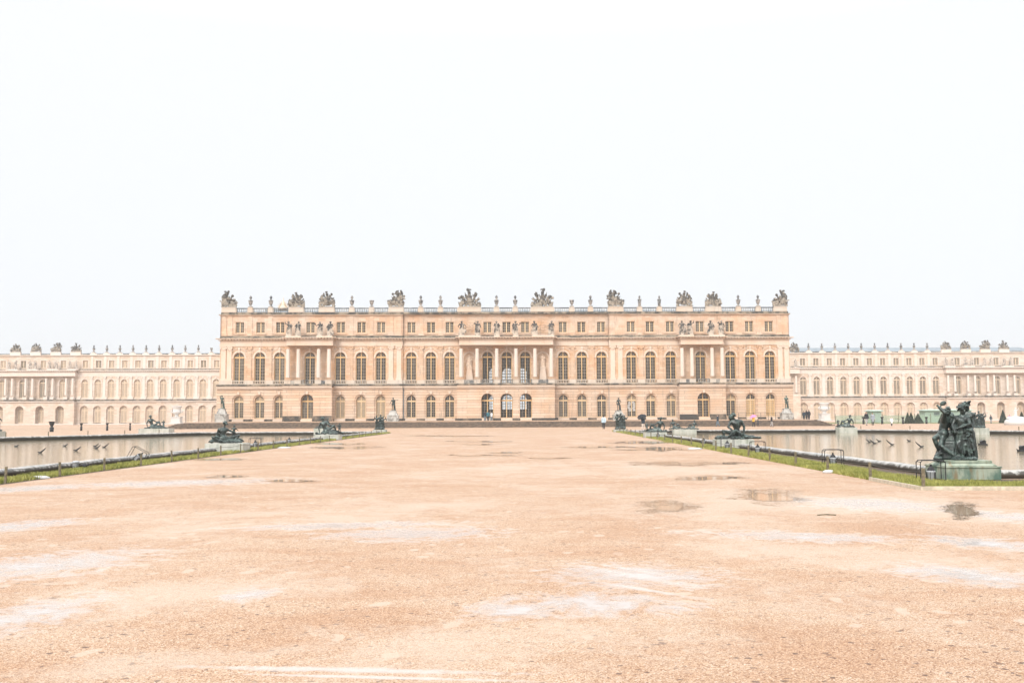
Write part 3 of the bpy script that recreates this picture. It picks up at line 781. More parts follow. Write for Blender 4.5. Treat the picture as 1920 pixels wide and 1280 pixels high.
hl.build('hall_interior', M_dark, pal)
bars = MB()
for z0, z1 in ((3.1, 5.8), (8.1, 10.9)):
    for k, dx in ((10, 1.1), (11, .4), (12, -.2)):
        x = winX[k] + dx
        for q in (-.5, -.05, .4): bars.box(x + q, x + q + .1, 188.9, 189.02, z0, z1)
        for q in range(1, 5): bars.box(x - 1, x + 1, 188.85, 188.95, z0 + (z1 - z0) * q / 5 - .05, z0 + (z1 - z0) * q / 5 + .05)
bars.build('hall_opening_bars', M_dark, pal)
rear_cut = None
# open the rear wall behind the hall
for o in list(pal.children):
    if o.name.startswith('rear_wall'):
        b2 = MB(); b2.box(EL, hx0, 206, 206.4, 0, 20.6); b2.box(hx1, ER, 206, 206.4, 0, 20.6); b2.box(hx0, hx1, 206, 206.4, 14.3, 20.6)
        o.data = b2.mesh('rear_wall', M_wall)
# --- windows
W_up = arched_window('arched_window', 1.9, 5.62, 4.72, 8, M_frame, 'radial')
W_gr = arched_window('arched_window', 1.72, 4.02, 2.95, 6, M_frame2, 'plain')
W_at = square_window('attic_window', 1.5, 1.95, M_frame2)
M_frame3 = plain('pale_wing_window_paint', (.70, .56, .41), .5, .1, 4)
gm = [M_pgrey, M_pgrey, M_pgrey, M_pgrey, M_pcurt, M_pcurt, M_pcurt, M_pdark, M_pdark, M_pdark, M_glass, M_glass, M_glass, M_pgrey, M_pgrey, M_pdark, M_pdark, M_pdark, M_pgrey, M_pdark, M_pdark, M_pshut, M_pshut]
fanm = {0: M_pcurt, 1: M_pcurt, 2: M_pcurt, 3: M_pcurt, 16: M_pcurt, 17: M_pcurt, 18: M_pcurt, 20: M_pcurt}
um = [M_pgrey, M_pdark, M_pgrey, M_pdark, M_pdark, M_pdark, M_pdark, M_pdark, M_pdark, M_pdark, M_glass, M_glass, M_glass] + [M_pdark] * 10
for i in range(23):
    y = sec_y(i)
    put_window(pal, 'main_window', W_up, winX[i], y + .3, 7.66, um[i])
    gy = (y + .58) if i not in (3, 10, 11, 12, 19) else YP + 1.0
    if i in (3, 10, 11, 12, 19):
        if 'W_door' not in globals(): W_door = arched_window('arched_window', 2.2, 4.3, 3.1, 6, M_frame, 'plain')
        put_window(pal, 'garden_door', W_door, gX[i], gy, 1.5, gm[i])
    else:
        lab = 'yellow shuttered window' if gm[i] == M_pshut else None
        w = put_window(pal, 'ground_window', W_gr, gX[i], gy, 1.62, gm[i], lab)
        if i in fanm or gm[i] == M_pshut:
            f = MB(); zc = 2.95 + .14; P = [(.78, zc)] + [p for p in arch(0, .80, 4.02 - .86) if p[1] > zc] + [(-.78, zc)]
            f.add([(x, .075, z) for x, z in P], [tuple(range(len(P)))]); me = f.mesh('curtain', fanm.get(i, M_pdark))
            if me.polygons[0].normal.y > 0: me.flip_normals()
            link('curtain', me, w)
        if i == 16:
            f = MB(); rr = random.Random(2)
            for s in (-1, 1):
                for q in range(6): f.ell((s * .42 + rr.uniform(-.12, .12), .08, 1.35 + q * .27 - abs(s - .3) * .15), (.22, .012, .25), M.Rotation(s * .4, 3, 'Y'), 8, 6)
            f.build('white_drape', M_white, w)
    put_window(pal, 'attic_window', W_at, winX[i], y + .47, 16.75, [M_pgrey, M_pgrey, M_pdark][i * 7 % 3])
# downpipes at the section joints
for px in (756.5, 1142):
    p = MB(); x = X(px); p.tube([(x, YC - .12, 1.3), (x, YC - .12, 7.0)], .07, 6); p.build('downpipe', M_lead, pal)
# niche statues of the middle portico are set up with the other sculptures
# ------------------------------------------------------------------ the two wings
YW = 267.0
def wing(side, plain, portwin, portcol, extra, xe, label):
    root = empty('palace_wing', (0, 0, 0), label, 'palace wing')
    Xw = lambda px: fx(px, YW, 720)
    dz = 0
    z0, zg, zl, zm, ze, zc, za, zt = -.3, 6.05, 6.66, 12.8, 14.05, 14.42, 18.3, 18.5
    pw = [Xw(p) for p in plain]; qw = [Xw(p) for p in portwin]
    extw = [Xw(p) for p in extra]
    x0, x1 = xe
    allw = sorted(pw + qw + extw)
    yp = YW - 1.5
    pc = sorted(Xw(p) for p in portcol)
    pa, pb = min(pc) - .7, max(pc) + .7
    pa, pb = max(pa, x0), min(pb, x1)
    g = MB()
    isq = lambda x: pa < x < pb
    gop = lambda x: dict(x=x, w=2.2, zb=.35, zt=5.0)
    segs = [(x0, pa, YW), (pa, pb, yp), (pb, x1, YW)]
    for a, b, y in segs:
        if b - a < .1: continue
        xs = [x for x in allw if a < x < b]
        wall(g, a, b, z0, zg, y, [gop(x) for x in xs], .5 if y == YW else 1.3)
        for x in xs: yy = y + (.45 if y == YW else 1.2); arch_band(g, x, .84, 1.16, 3.975, yy, yy + .3, legs=4.0)
    for xx in (pa, pb): g.quad((xx, yp, z0), (xx, YW, z0), (xx, YW, zg), (xx, yp, zg))
    g.build('ground_storey_wall', M_wwall, root)
    lg, lt, fr, co, mo, dd, at_ = MB(), MB(), MB(), MB(), MB(), MB(), MB()
    for k, (a, b, y) in enumerate(segs):
        if b - a < .1: continue
        e = .004 * k
        lt.box(a, b, y - .3, y + .2, zg - .1, zg + .25 + e); lg.box(a, b, y - .45, y + (1.6 if y == yp else 0), zg + .252 + e, zl + e)
        xs = [x for x in allw if a < x < b]
        lt.box(a, b, y - .15, y - .002, -.28, .3 + e)
        q = [a] + sum([[x - 1.0, x + 1.0] for x in xs], []) + [b]
        if y == YW:
            for i in range(0, len(q), 2):
                if q[i + 1] > q[i]: dd.box(q[i], q[i + 1], y - .28, y, zl + .012, 7.3)
    m_ = MB(); wall(m_, x0, x1, zl - .1, zm, YW, [dict(x=x, w=1.75, zb=7.1, zt=12.0) for x in allw], .3)
    arc = MB(); arch_band(arc, 0, .875, 1.1, 12.0 - .875, -.06, .01); arc.ell((0, -.08, 12.45), (.3, .12, .2), None, 8, 6)
    arc.box(-1.35, -.876, -.06, 0, 11.0, 11.14); arc.box(.876, 1.35, -.06, 0, 11.0, 11.14); am = arc.mesh('archivolt', M_wtrim)
    for x in allw: link('archivolt', am, root, (x, YW, 0))
    m_.build('main_storey_wall', M_wwall, root)
    for a, b in zip(allw, allw[1:]):
        if isq(a) or isq(b) or b - a > 4.6: continue
        p = MB(); pil(p, (a + b) / 2, YW, 7.3, zm, .72); p.build('pilaster', M_wpale, root)
    fr.box(x0, x1, YW - .06, YW + .3, zm, ze); co.box(x0, x1, YW - .5, YW + .3, ze + .14, zc); modillions(mo, x0, x1, YW - .45, YW - .05, ze + .002, ze + .138, .6)
    fr.box(pa, pb, yp + .1, YW - .065, zm + .004, ze + .003); co.box(pa - .4, pb + .4, yp - .4, YW - .502, ze + .142, zc + .008); modillions(mo, pa, pb, yp - .3, yp + .1, ze + .005, ze + .14, .6)
    sh, ca, ba = col_mesh(zm - 7.35, .34); sh = sh.copy(); sh.materials[0] = M_wpale
    pd = MB()
    for c in pc:
        link('column', sh, root, (c, yp + .5, 7.35)); o = root.children[-1]; link('capital', ca, o); link('column_base', ba, o)
        pd.box(c - .5, c + .5, yp + .0, yp + 1.0, zl + .02, 7.35)
    pd.build('column_pedestal', M_wtrim, root)
    wall(at_, x0, x1, zc - .05, za, YW + .15, [dict(x=x, w=1.45, zb=15.0, zt=17.0, arch=False) for x in allw], .2)
    tr = MB()
    for x in allw:
        tr.box(x - .95, x - .725, YW + .1, YW + .15, 14.9, 17.2); tr.box(x + .725, x + .95, YW + .1, YW + .15, 14.9, 17.2); tr.box(x - .725, x + .725, YW + .1, YW + .15, 17.0, 17.2)
    for a, b in zip(allw, allw[1:]):
        if not (isq(a) or isq(b)): tr.box((a + b) / 2 - .35, (a + b) / 2 + .35, YW + .05, YW + .15, 14.7, za - .1)
    tr.box(x0, x1, YW - .2, YW + .4, za, zt)
    at_.build('attic_wall', M_wwall, root); tr.build('attic_trim', M_wtrim, root)
    lg.box(x0, x1, YW - .35, YW + .14, zc + .012, zc + .3)
    lt.build('string_course', M_wtrim, root); lg.build('ledge', M_ledge, root); fr.build('frieze', M_wtrim, root); co.build('cornice', M_wtrim, root); mo.build('modillion_course', M_wtrim, root); dd.build('dado_course', M_wpale, root)
    b_ = MB(); b_.box(x0, x1, YW + 30, YW + 30.4, z0, zt); b_.build('rear_wall', M_wwall, root)
    r_ = MB()
    hz = 1.45 if side == 'right' else .55
    r_.quad((x0, YW + 1.2, zt + .1), (x1, YW + 1.2, zt + .1), (x1, YW + 4.5, zt + .62 + hz * .25), (x0, YW + 4.5, zt + .62 + hz * .25)); r_.quad((x0, YW + 4.5, zt + .62 + hz * .25), (x1, YW + 4.5, zt + .62 + hz * .25), (x1, YW + 12, zt + .65 + hz), (x0, YW + 12, zt + .65 + hz)); r_.quad((x0, YW + 12, zt + .65 + hz), (x1, YW + 12, zt + .65 + hz), (x1, YW + 30, zt), (x0, YW + 30, zt))
    r_.build('roof', M_lead, root)
    return root, allw, pa, pb, zt, zc
WW_up = arched_window('arched_window', 1.75, 4.85, 3.95, 8, M_frame3, 'radial')
WW_gr = arched_window('arched_window', 1.75, 4.3, 3.2, 6, M_frame3, 'plain')
WW_at = square_window('attic_window', 1.45, 2.0, M_frame3)
lp = [159, 183.6, 208.3, 233, 257.5, 281.7, 306.4, 331.5, 356, 380.7, 405.4]
lw = wing('left', lp, [-33, 4.5, 42.5, 80.2, 117.6], [-23, -10.5, 13.9, 26.4, 51.5, 64.3, 89.6, 101.9, 127, 139.3], [430], (fx(-40, YW, 720), fx(440, YW, 720)), 'pale three storey wing with blind windows beyond the left pool')
rp = [1506.3, 1531.4, 1556.5, 1581.6, 1606.6, 1631.7, 1656.8, 1681.9, 1706.2, 1730.6, 1755.4]
rw = wing('right', rp, [1796.7, 1833.3, 1869.8, 1907.3, 1944], [1775, 1787.6, 1812, 1825, 1849, 1860.7, 1885.5, 1899, 1922, 1934], [], (fx(1450, YW, 720), fx(1955, YW, 720)), 'pale three storey wing with grey roof beyond the right pool')
M_pw2 = [M_pwing, M_pwing, M_pwingd]
for (root, allw, pa, pb, zt, zc), side in ((lw, 0), (rw, 1)):
    for k, x in enumerate(allw):
        q = pa < x < pb
        put_window(root, 'main_window', WW_up, x, YW + .28, 7.12, M_pwingd if (side or (q and k % 3 != 1)) else M_pwing)
        put_window(root, 'ground_window', WW_gr, x, (YW + .48) if not q else YW - .25, .55, M_pwing)
        put_window(root, 'attic_window', WW_at, x, YW + .33, 15.0, M_pwingd if side or k % 4 == 2 else M_pwing)
    # parapet blocks and rail
    base = MB(); base.box(min(allw) - 3, max(allw) + 3, YW + .05, YW + .5, zt + .01, zt + .28); base.build('parapet_base', M_ledge, root)
# one more column bay of the right wing shows beside the palace corner
sh, ca, ba = col_mesh(12.8 - 7.35, .34)
for px in (1481, 1493):
    link('column', sh, rw[0], (fx(px, YW - 1, 720), YW - 1.0, 7.35)); o = rw[0].children[-1]; link('capital', ca, o); link('column_base', ba, o)
pb_ = MB(); pb_.box(fx(1460, YW, 720), fx(1497, YW, 720), YW - 1.6, YW - .51, 12.81, 14.2); pb_.box(fx(1460, YW, 720), fx(1498, YW, 720), YW - 1.9, YW - .52, 14.202, 14.45); pb_.build('portico_entablature', M_wtrim, rw[0])
pb_ = MB(); pb_.box(fx(1460, YW, 720), fx(1497, YW, 720), YW - 1.6, YW - .46, -.2, 7.35); pb_.build('portico_base', M_wwall, rw[0])
# ------------------------------------------------------------------ figures and carving
DEF = dict(pelvis=(0, 0, .95), waist=(0, 0, 1.1), chest=(0, 0, 1.30), neck=(0, .01, 1.46), head=(0, -.01, 1.625),
           sl=(-.185, 0, 1.41), el=(-.25, .03, 1.13), hl=(-.27, -.06, .89), sr=(.185, 0, 1.41), er=(.25, .03, 1.13), hr=(.27, -.06, .89),
           pl=(-.095, 0, .92), kl=(-.105, -.03, .50), al=(-.11, .03, .09), tl=(-.125, -.12, .035), pr=(.095, 0, .92), kr=(.105, -.03, .50), ar=(.11, .03, .09), tr=(.125, -.12, .035))
def rig(**k):
    d = {a: V(b) for a, b in DEF.items()}
    for a, b in k.items(): d[a] = V(b)
    return d
def torso(mb, j, g=0.0, fem=False):
    P, W, C, N = j['pelvis'], j['waist'], j['chest'], j['neck']
    mb.cap(P, .135 + g, W, .115 + g); mb.cap(W, .115 + g, C, .14 + g)
    for s in ('sl', 'sr'):
        mb.cap(C, .12 + g, j[s] * .75 + C * .25, .085 + g); mb.cap(W.lerp(C, .5), .10 + g, j[s] * .6 + C * .4, .09 + g)
        mb.cap(N.lerp(C, .25), .06 + g, j[s], .058 + g)
    for s in ('pl', 'pr'): mb.cap(P, .11 + g, j[s], .115 + g)
def arm(mb, j, s, g=0.0, hand=True):
    a, b, c = j['s' + s], j['e' + s], j['h' + s]
    mb.cap(a, .058 + g, b, .043 + g); mb.cap(b, .045 + g, c, .030 + g)
    if hand: handm(mb, c, (c - b).normalized(), j.get('curl' + s, .5))
def handm(mb, c, d, curl=.5):
    side = d.cross(V((0, 1, .2))).normalized(); n = d.cross(side)
    pc = c + d * .055
    mb.cap(c, .026, pc, .034)
    for i, L in enumerate((.062, .072, .068, .052)):
        o = pc + side * (.030 - .020 * i) + d * .025
        m = o + d * L * .55 + n * L * .25 * curl; e = m + d * L * .5 * (1 - curl) + n * L * .55 * curl
        mb.cap(o, .0105, m, .010, 6); mb.cap(m, .010, e, .0085, 6)
    o = c + side * .032 + d * .02; mb.cap(o, .013, o + side * .035 + d * .035, .0105, 6)
def leg(mb, j, s, g=0.0, foot=True):
    a, b, c, t = j['p' + s], j['k' + s], j['a' + s], j['t' + s]
    mb.cap(a, .095 + g, b, .058 + g); mb.cap(b.lerp(c, .02), .056 + g, b.lerp(c, .35), .060 + g); mb.cap(b.lerp(c, .35), .058 + g, c, .036 + g)
    if foot: mb.cap(c + V((0, .02, -.03)), .04 + g * .5, t, .030 + g * .5); mb.cap(c, .036, t, .026)
def headm(mb, j, look=(0, -1, 0), hair=0, seed=0, hairmb=None):
    h, n = j['head'], j['neck']; L = V(look).normalized(); up = (h - n).normalized(); sd = L.cross(up).normalized(); up = sd.cross(L)
    R = M((sd, L, up)).transposed()
    mb.cap(n - (h - n) * .15, .062, h - up * .05, .054)
    mb.ell(h + up * .035 - L * .012, (.076, .094, .088), R, 14, 10)
    mb.ell(h - up * .035 + L * .022, (.058, .066, .078), R, 12, 8)
    mb.cap(h + L * .082 + up * .025, .010, h + L * .105 - up * .012, .014, 8)        # nose
    mb.cap(h + L * .072 - up * .085 - sd * .012, .020, h + L * .072 - up * .085 + sd * .012, .020, 8)   # chin
    mb.cap(h + L * .082 - up * .045 - sd * .018, .009, h + L * .082 - up * .045 + sd * .018, .009, 6)     # lips
    mb.cap(h + L * .076 + up * .036 - sd * .04, .011, h + L * .076 + up * .036 + sd * .04, .011, 6)       # brow
    for s in (-1, 1): mb.ell(h + sd * s * .078 - L * .01, (.012, .02, .03), R, 6, 5); mb.ell(h + L * .07 + sd * s * .03 + up * .012, (.013, .01, .009), R, 6, 5)
    if hair:
        rr = random.Random(seed); hm = hairmb or mb
        for _ in range(int(34 * hair)):
            t = rr.uniform(-2.2, 2.2); e = rr.uniform(-.3, 1.4)
            d = (-L * cos(t) * cos(e) + sd * sin(t) * cos(e) + up * sin(e))
            hm.ell(h + up * .03 - L * .015 + d * rr.uniform(.080, .098 + .03 * hair), (rr.uniform(.02, .038),) * 3, None, 7, 5)
def figure(mb, j, look=(0, -1, 0), hair=1, seed=0, g=0.0, hands=True):
    torso(mb, j, g)
    for s in 'lr': arm(mb, j, s, g * .6, hands); leg(mb, j, s, g * .6)
    headm(mb, j, look, hair, seed)
def robe(mb, j, seed, low=.06, wide=.24, n=15, top=None):
    """heavy cloth falling from the hips: a ring of folds of unequal depth"""
    rr = random.Random(seed); P = j['pelvis']; f = (j['al'] + j['ar']) / 2
    for i in range(n):
        t = 2 * pi * i / n + rr.uniform(-.1, .1); w = rr.uniform(.8, 1.2)
        a = P + V((cos(t) * .15, sin(t) * .12, .10)); b = V((f.x + cos(t) * wide * w, f.y + sin(t) * wide * .75 * w, low + rr.uniform(0, .06)))
        m_ = a.lerp(b, .5) + V((cos(t) * .02, sin(t) * .02, 0))
        r = rr.uniform(.035, .065); mb.cap(a, r, m_, r * 1.1); mb.cap(m_, r * 1.1, b, r * .9)
    mb.cap(P, .14, V((f.x, f.y, low + .12)), .16)
def swag(mb, a, b, sag, r, seed=0, n=7):
    rr = random.Random(seed); a, b = V(a), V(b); pts = []
    for i in range(n + 1): t = i / n; pts.append(a.lerp(b, t) + V((rr.uniform(-.015, .015), rr.uniform(-.015, .015), -sag * sin(pi * t))))
    for p, q in zip(pts, pts[1:]): mb.cap(p, r * rr.uniform(.8, 1.2), q, r * rr.uniform(.8, 1.2))
def xf(mb, s=1.0, off=(0, 0, 0), rz=0.0):
    R = M.Rotation(rz, 3, 'Z'); o = V(off)
    mb.v = [tuple(R @ (V(p) * s) + o) for p in mb.v]; return mb
def merge(a, b): a.add(b.v, b.f); return a

# stone figure variants: draped gods with attributes
def stone_figure(seed):
    rr = random.Random(seed); mb = MB(); k = seed % 6
    lean = rr.uniform(-.05, .05); hx = rr.choice((-.04, .04))
    q = dict(pelvis=(hx, 0, .95), chest=(lean, 0, 1.3), neck=(lean, .01, 1.46), head=(lean + rr.uniform(-.04, .04), -.02, 1.62), sl=(lean - .19, 0, 1.41), sr=(lean + .19, 0, 1.41), waist=(hx * .5, 0, 1.1))
    poses = [dict(er=(.36, 0, 1.2), hr=(.22, -.16, 1.06), el=(-.34, 0, 1.5), hl=(-.36, -.05, 1.74)),
             dict(el=(-.33, 0, 1.16), hl=(-.12, -.16, 1.05), er=(.30, 0, 1.14), hr=(.36, -.1, .92)),
             dict(el=(-.36, -.05, 1.22), hl=(-.46, -.16, 1.36), er=(.33, .02, 1.17), hr=(.16, -.08, 1.02)),
             dict(el=(-.30, -.05, 1.15), hl=(-.08, -.2, 1.25), er=(.34, -.02, 1.15), hr=(.10, -.18, 1.10)),
             dict(er=(.38, 0, 1.46), hr=(.22, .02, 1.68), el=(-.30, 0, 1.14), hl=(-.34, -.08, .90)),
             dict(el=(-.34, 0, 1.18), hl=(-.30, -.16, 1.0), er=(.40, -.04, 1.25), hr=(.48, -.12, 1.05))]
    q.update(poses[k]); j = rig(**q)
    figure(mb, j, (rr.uniform(-.6, .6), -1, 0), 1.1, seed, .012, False)
    robe(mb, j, seed + 9, .05, rr.uniform(.21, .27))
    swag(mb, j['sl'] + V((0, -.06, .02)), j['pelvis'] + V((.16, -.08, .05)), .08, .06, seed)
    swag(mb, j['sr'] + V((0, .06, .02)), V((.27, .06, .25)), -.02, .075, seed + 1)
    if k in (0, 4): h = j['hl' if k == 0 else 'hr']; mb.tube([h + V((0, 0, -.6)), h + V((0, 0, .35))], .018)
    if k == 2: mb.ell(j['hl'] + V((-.02, -.02, .1)), (.1, .06, .11))
    if k == 5: mb.ell((.40, -.05, .55), (.16, .07, .28)); mb.tube([j['hr'], (.42, -.05, .75)], .04)
    if k == 1: mb.ell((-.3, 0, .3), (.14, .14, .26)); mb.ell((-.28, -.05, .6), (.1, .1, .12))
    mb.box(-.30, .30, -.26, .26, -.04, .08)
    return sculpt(xf(mb, 1.38), 'stone_statue', M_stat, .042, .03, .12, 1)
ST = [stone_figure(i) for i in range(6)]
PL = MB(); PL.box(-.42, .42, -.4, .4, 0, .30)
def stat_things(items, zbase, group, plinth=None):
    for i, (p, sd, lab, mir, s) in enumerate(items):
        o = link('stone_statue', ST[sd % 6], None, p, 0, (-s if mir else s, s, s)); prop(o, lab, 'statue', group)
SY = YP + .75
sl = [(541.5, 0, 'dark robed stone statue raising an arm, leftmost of four on the left portico cornice'), (559, 3, 'hooded stone statue with folded arms, second of four on the left portico'), (599.7, 2, 'stone statue holding out a hand, third of four on the left portico'), (618.5, 1, 'stone statue turned aside, rightmost of four on the left portico'),
      (865.2, 5, 'stone statue with a shield at the left end of the middle portico cornice'), (895.6, 4, 'stone statue lifting an arm right of the left carved relief panel'), (931.7, 3, 'stone statue between the first two middle attic windows'), (966.6, 2, 'stone statue between the last two middle attic windows'), (1002.7, 1, 'stone statue left of the right carved relief panel'), (1033.6, 3, 'stone statue at the right end of the middle portico cornice'),
      (1278, 5, 'armed stone statue, leftmost of four on the right portico cornice'), (1294.6, 0, 'stone statue with hat, second of four on the right portico cornice'), (1333.3, 1, 'stone statue with bundle at its feet, third of four on the right portico'), (1352.6, 4, 'stone statue with raised elbow, rightmost of four on the right portico')]
pb = MB()
for i, (px, sd, lab) in enumerate(sl):
    x = fx(px, SY, 617)
    o = link('stone_statue', ST[sd], None, (x, SY, 16.10), 0, (-1.22 if i % 2 else 1.22, 1.1, 1.03)); prop(o, lab, 'statue', 'stone statues along the palace attic')
for a, b in ((541.5, 559), (599.7, 618.5), (865.2, 895.6), (931.7, 931.7), (966.6, 966.6), (1002.7, 1033.6), (1278, 1294.6), (1333.3, 1352.6)):
    p = MB(); p.box(fx(a, SY, 617) - .5, fx(b, SY, 617) + .5, SY - .55, SY + .45, ZCO + .012, 16.06); p.build('statue_base', M_ped, pal)
# statues on the wings
rr = random.Random(8)
SW = []
for q in ST: q2 = q.copy(); q2.materials.clear(); q2.materials.append(M_wstat); SW.append(q2)
wl = [16.8, 30, 56, 66.5, 93, 105.5, 131, 143]
wr = [1774, 1786, 1810, 1822.5, 1846.5, 1859, 1883.5, 1895]
for ws, nm in ((wl, 'left'), (wr, 'right')):
    for i, px in enumerate(ws):
        y = YW - 1.3; s = .93 * (-1 if i % 2 else 1)
        o = link('stone_statue', SW[(i * 5 + 1) % 6], None, (fx(px, y, 685), y, 14.5 + .26), 0, (s, .93, .93))
        prop(o, f'pale stone statue on the {nm} wing portico, {ORD[i]} of eight from the left', 'statue', 'statues on the wing porticos')
    for i in range(0, 8, 2):
        p = MB(); a, b = fx(ws[i], YW - 1.3, 685), fx(ws[i + 1], YW - 1.3, 685); p.box(a - .6, b + .6, YW - 1.8, YW - .8, 14.45, 14.72); p.build('statue_base', M_wtrim, (lw if nm == 'left' else rw)[0])
o = link('stone_statue', SW[1], None, (fx(1492, YW - 1.3, 685), YW - 1.3, 14.5), 0, (.93, .93, .93)); prop(o, 'pale stone statue on the wing cornice beside the palace right corner', 'statue', 'statues on the wing porticos')

# urns
def urn(kind):
    mb = MB()
    if kind == 'term':
        mb.box(-.30, .30, -.30, .30, 0, .12); mb.taper(0, 0, .12, 1.25, .20, .2, .29, .26); mb.box(-.33, .33, -.3, .3, 1.252, 1.36)
        mb.lathe([(.12, 1.36), (.09, 1.46), (.17, 1.62), (.19, 1.75), (.10, 1.98), (.02, 2.06)], n=10)
    else:
        mb.box(-.36, .36, -.36, .36, 0, .14)
        mb.lathe([(.36, .14), (.32, .22), (.16, .34), (.15, .42), (.25, .50), (.35, .85), (.38, 1.10), (.44, 1.16), (.42, 1.24), (.28, 1.28)], n=14)
        if kind == 'flame': mb.lathe([(.28, 1.28), (.15, 1.42), (.12, 1.52), (.24, 1.70), (.25, 1.80), (.15, 2.0), (.03, 2.14)], n=10)
        for q in range(8): t = q * pi / 4; mb.ell((.25 * cos(t), .25 * sin(t), .72), (.05, .05, .2), None, 6, 5)
    return mb.mesh('stone_urn', M_urnm, True)
UM = {k: urn(k) for k in ('flame', 'open', 'term')}
loc = ['above the first attic window', 'above the second attic window', 'right of the left portico trophies', 'lidless, beside the third trophy', 'above the eighth attic window', 'left of the left middle trophy', 'left of the centre', 'right of the centre', 'lidless, right of the right middle trophy', 'left of the right section trophy', 'square tapering, right of the seventh trophy', 'square tapering, left of the right portico trophies', 'above the second last window', 'last before the right corner']
for i, px in enumerate(urnpx):
    k = 'open' if i in (3, 8) else 'term' if i in (10, 11) else 'flame'
    o = link('stone_urn', UM[k], None, (fx(px, YB, 566), YB, 21.3)); prop(o, f'grey stone urn on the palace parapet, {loc[i]}', 'urn', 'stone urns along the palace roofline')
ul = [176, 200.5, 225, 249.5, 274, 298.5, 323, 347.5, 372, 396.5]
ur = [1516, 1541, 1565.5, 1590.5, 1615, 1640, 1664.5, 1689.5, 1714, 1738.5]
for us, nm, root in ((ul, 'left', lw), (ur, 'right', rw)):
    for i, px in enumerate(us):
        y = YW + .3; x = fx(px, y, 658)
        o = link('stone_urn', UM['open' if (i == 9 and nm == 'left') else 'flame'], None, (x, y, 19.15), 0, (.9, .9, .93)); prop(o, f'small stone urn on the {nm} wing parapet, {ORD[i]} from the left', 'urn', 'stone urns along the wing rooflines')
        p = MB(); p.box(x - .45, x + .45, y - .4, y + .4, 18.5, 19.14); p.box(x - .9, x + .9, y - .3, y + .3, 18.5, 18.8); p.build('parapet_pedestal', M_wtrim, root[0])

# trophies of arms
def trophy(seed, w, h, skew=0):
    """heap of shields, cuirass, helmet, banners: a full mass with a ragged outline"""
    rr = random.Random(seed); mb = MB(); mb.box(-w * .5, w * .5, -.40, .40, 0, .15)
    cx = skew * w * .26
    def top(x):
        t = (x - cx) / (w * .5 + abs(cx)); e = max(0, 1 - abs(t) ** 1.5)
        if skew and (x - cx) * skew > 0: e = max(0, 1 - (abs(x - cx) / (w * .5 - abs(cx) + .12)) ** 4)
        return h * (.30 + .50 * e)
    mb.ell((cx, 0, h * .34), (.55, .42, h * .26)); mb.ell((cx, 0, h * .55), (.42, .36, .45)); mb.cap((cx, 0, h * .5), .24, (cx, 0, h * .74), .18)
    mb.ell((cx, -.03, h * .81), (.27, .29, .27)); mb.tube([(cx - .14, 0, h * .87), (cx, .05, h * .97), (cx + .25 * (1 - 2 * (seed % 2)), .05, h * .955)], .13)
    n = 15
    for i in range(n):
        x = -w * .5 + w * (i + rr.uniform(.2, .8)) / n
        if abs(x - cx) < .22: continue
        z = min(h * .98, top(x) * rr.uniform(.88, 1.34)); b0 = V((cx + (x - cx) * .35, rr.uniform(-.1, .2), h * .15)); e = V((x + (x - cx) * .12, rr.uniform(-.12, .2), z)); d = (e - b0).normalized()
        mb.cap(b0, .13, e - d * .15, .07, 7); t = (i + seed) % 5
        if t == 0:
            s_ = V((1 if x > cx else -1, 0, 0))
            for q in range(5): mb.cap(e - d * (.62 - .12 * q), .10, e - d * (.62 - .12 * q) + s_ * (.36 - .06 * q), .08, 6)
            mb.cap(e - d * .2, .08, e + d * .12, .03, 6)
        elif t == 1: mb.cap(e - d * .34, .13, e + d * .16, .025, 6)
        elif t == 2: mb.ell(e, (.23, .2, .24), None, 8, 6)
        elif t == 3: mb.ell(e - d * .1, (.27, .1, .30), None, 10, 6); mb.cap(e, .07, e + d * .2, .05, 6)
        else: mb.cap(e - d * .4, .15, e - d * .05, .12, 7); mb.ell(e, (.14, .14, .16), None, 7, 5)
    for i in range(44):
        x = rr.uniform(-.5, .5) * w; z = rr.uniform(.10, .85) * top(x)
        k_ = rr.random(); y = rr.uniform(-.34, -.10)
        if k_ < .45: mb.ell((x, y, z), (rr.uniform(.18, .34), .14, rr.uniform(.2, .38)), M.Rotation(rr.uniform(-.9, .9), 3, 'Y'), 9, 6)
        else: mb.cap((x, y, z), rr.uniform(.09, .17), (x + rr.uniform(-.45, .45), y + .05, z + rr.uniform(-.1, .35)), rr.uniform(.06, .13), 7)
    for s in (-1, 1):
        for q in range(4): mb.cap((s * w * .40, -.06 * q, .25 + .14 * q), .16, (s * (w * .47 + .05 * q), 0, .25 + .2 * q), .12, 7)
    return sculpt(mb, 'trophy_group', M_troph, .05, .06, .14, 1)
TA, TB, TC, TD = trophy(1, 2.7, 2.75), trophy(2, 3.7, 3.3), trophy(3, 2.7, 3.05, .5), trophy(4, 2.5, 3.0, 1)
TE = trophy(11, 2.7, 2.9)
tl_ = [(430, TD, -1, 'leaning carved trophy sloping inward at the left corner of the palace parapet'), (556, TA, 1, 'round carved trophy of arms above the left portico, nearer the corner'), (613, TE, 1, 'spiky carved trophy with spears above the left portico, nearer the middle'), (743, TC, 1, 'carved trophy peaking to the right over the left section joint'),
       (880, TB, 1, 'large carved trophy over the left end of the middle portico'), (1017, TB, -1, 'large carved trophy over the right end of the middle portico'), (1154, TC, -1, 'carved trophy peaking to the left over the right section joint'), (1283, TE, -1, 'fan shaped carved trophy over the right portico, nearer the middle'), (1337, TA, -1, 'carved trophy with a tall spear over the right portico, nearer the corner'), (1462, TD, 1, 'leaning carved trophy sloping inward at the right corner of the palace parapet')]
for px, me, s, lab in tl_:
    o = link('trophy_group', me, None, (fx(px, YB, 565), YB, 21.3), 0, (s, 1, 1.0)); prop(o, lab, 'trophy', 'carved stone trophies on the palace roof')
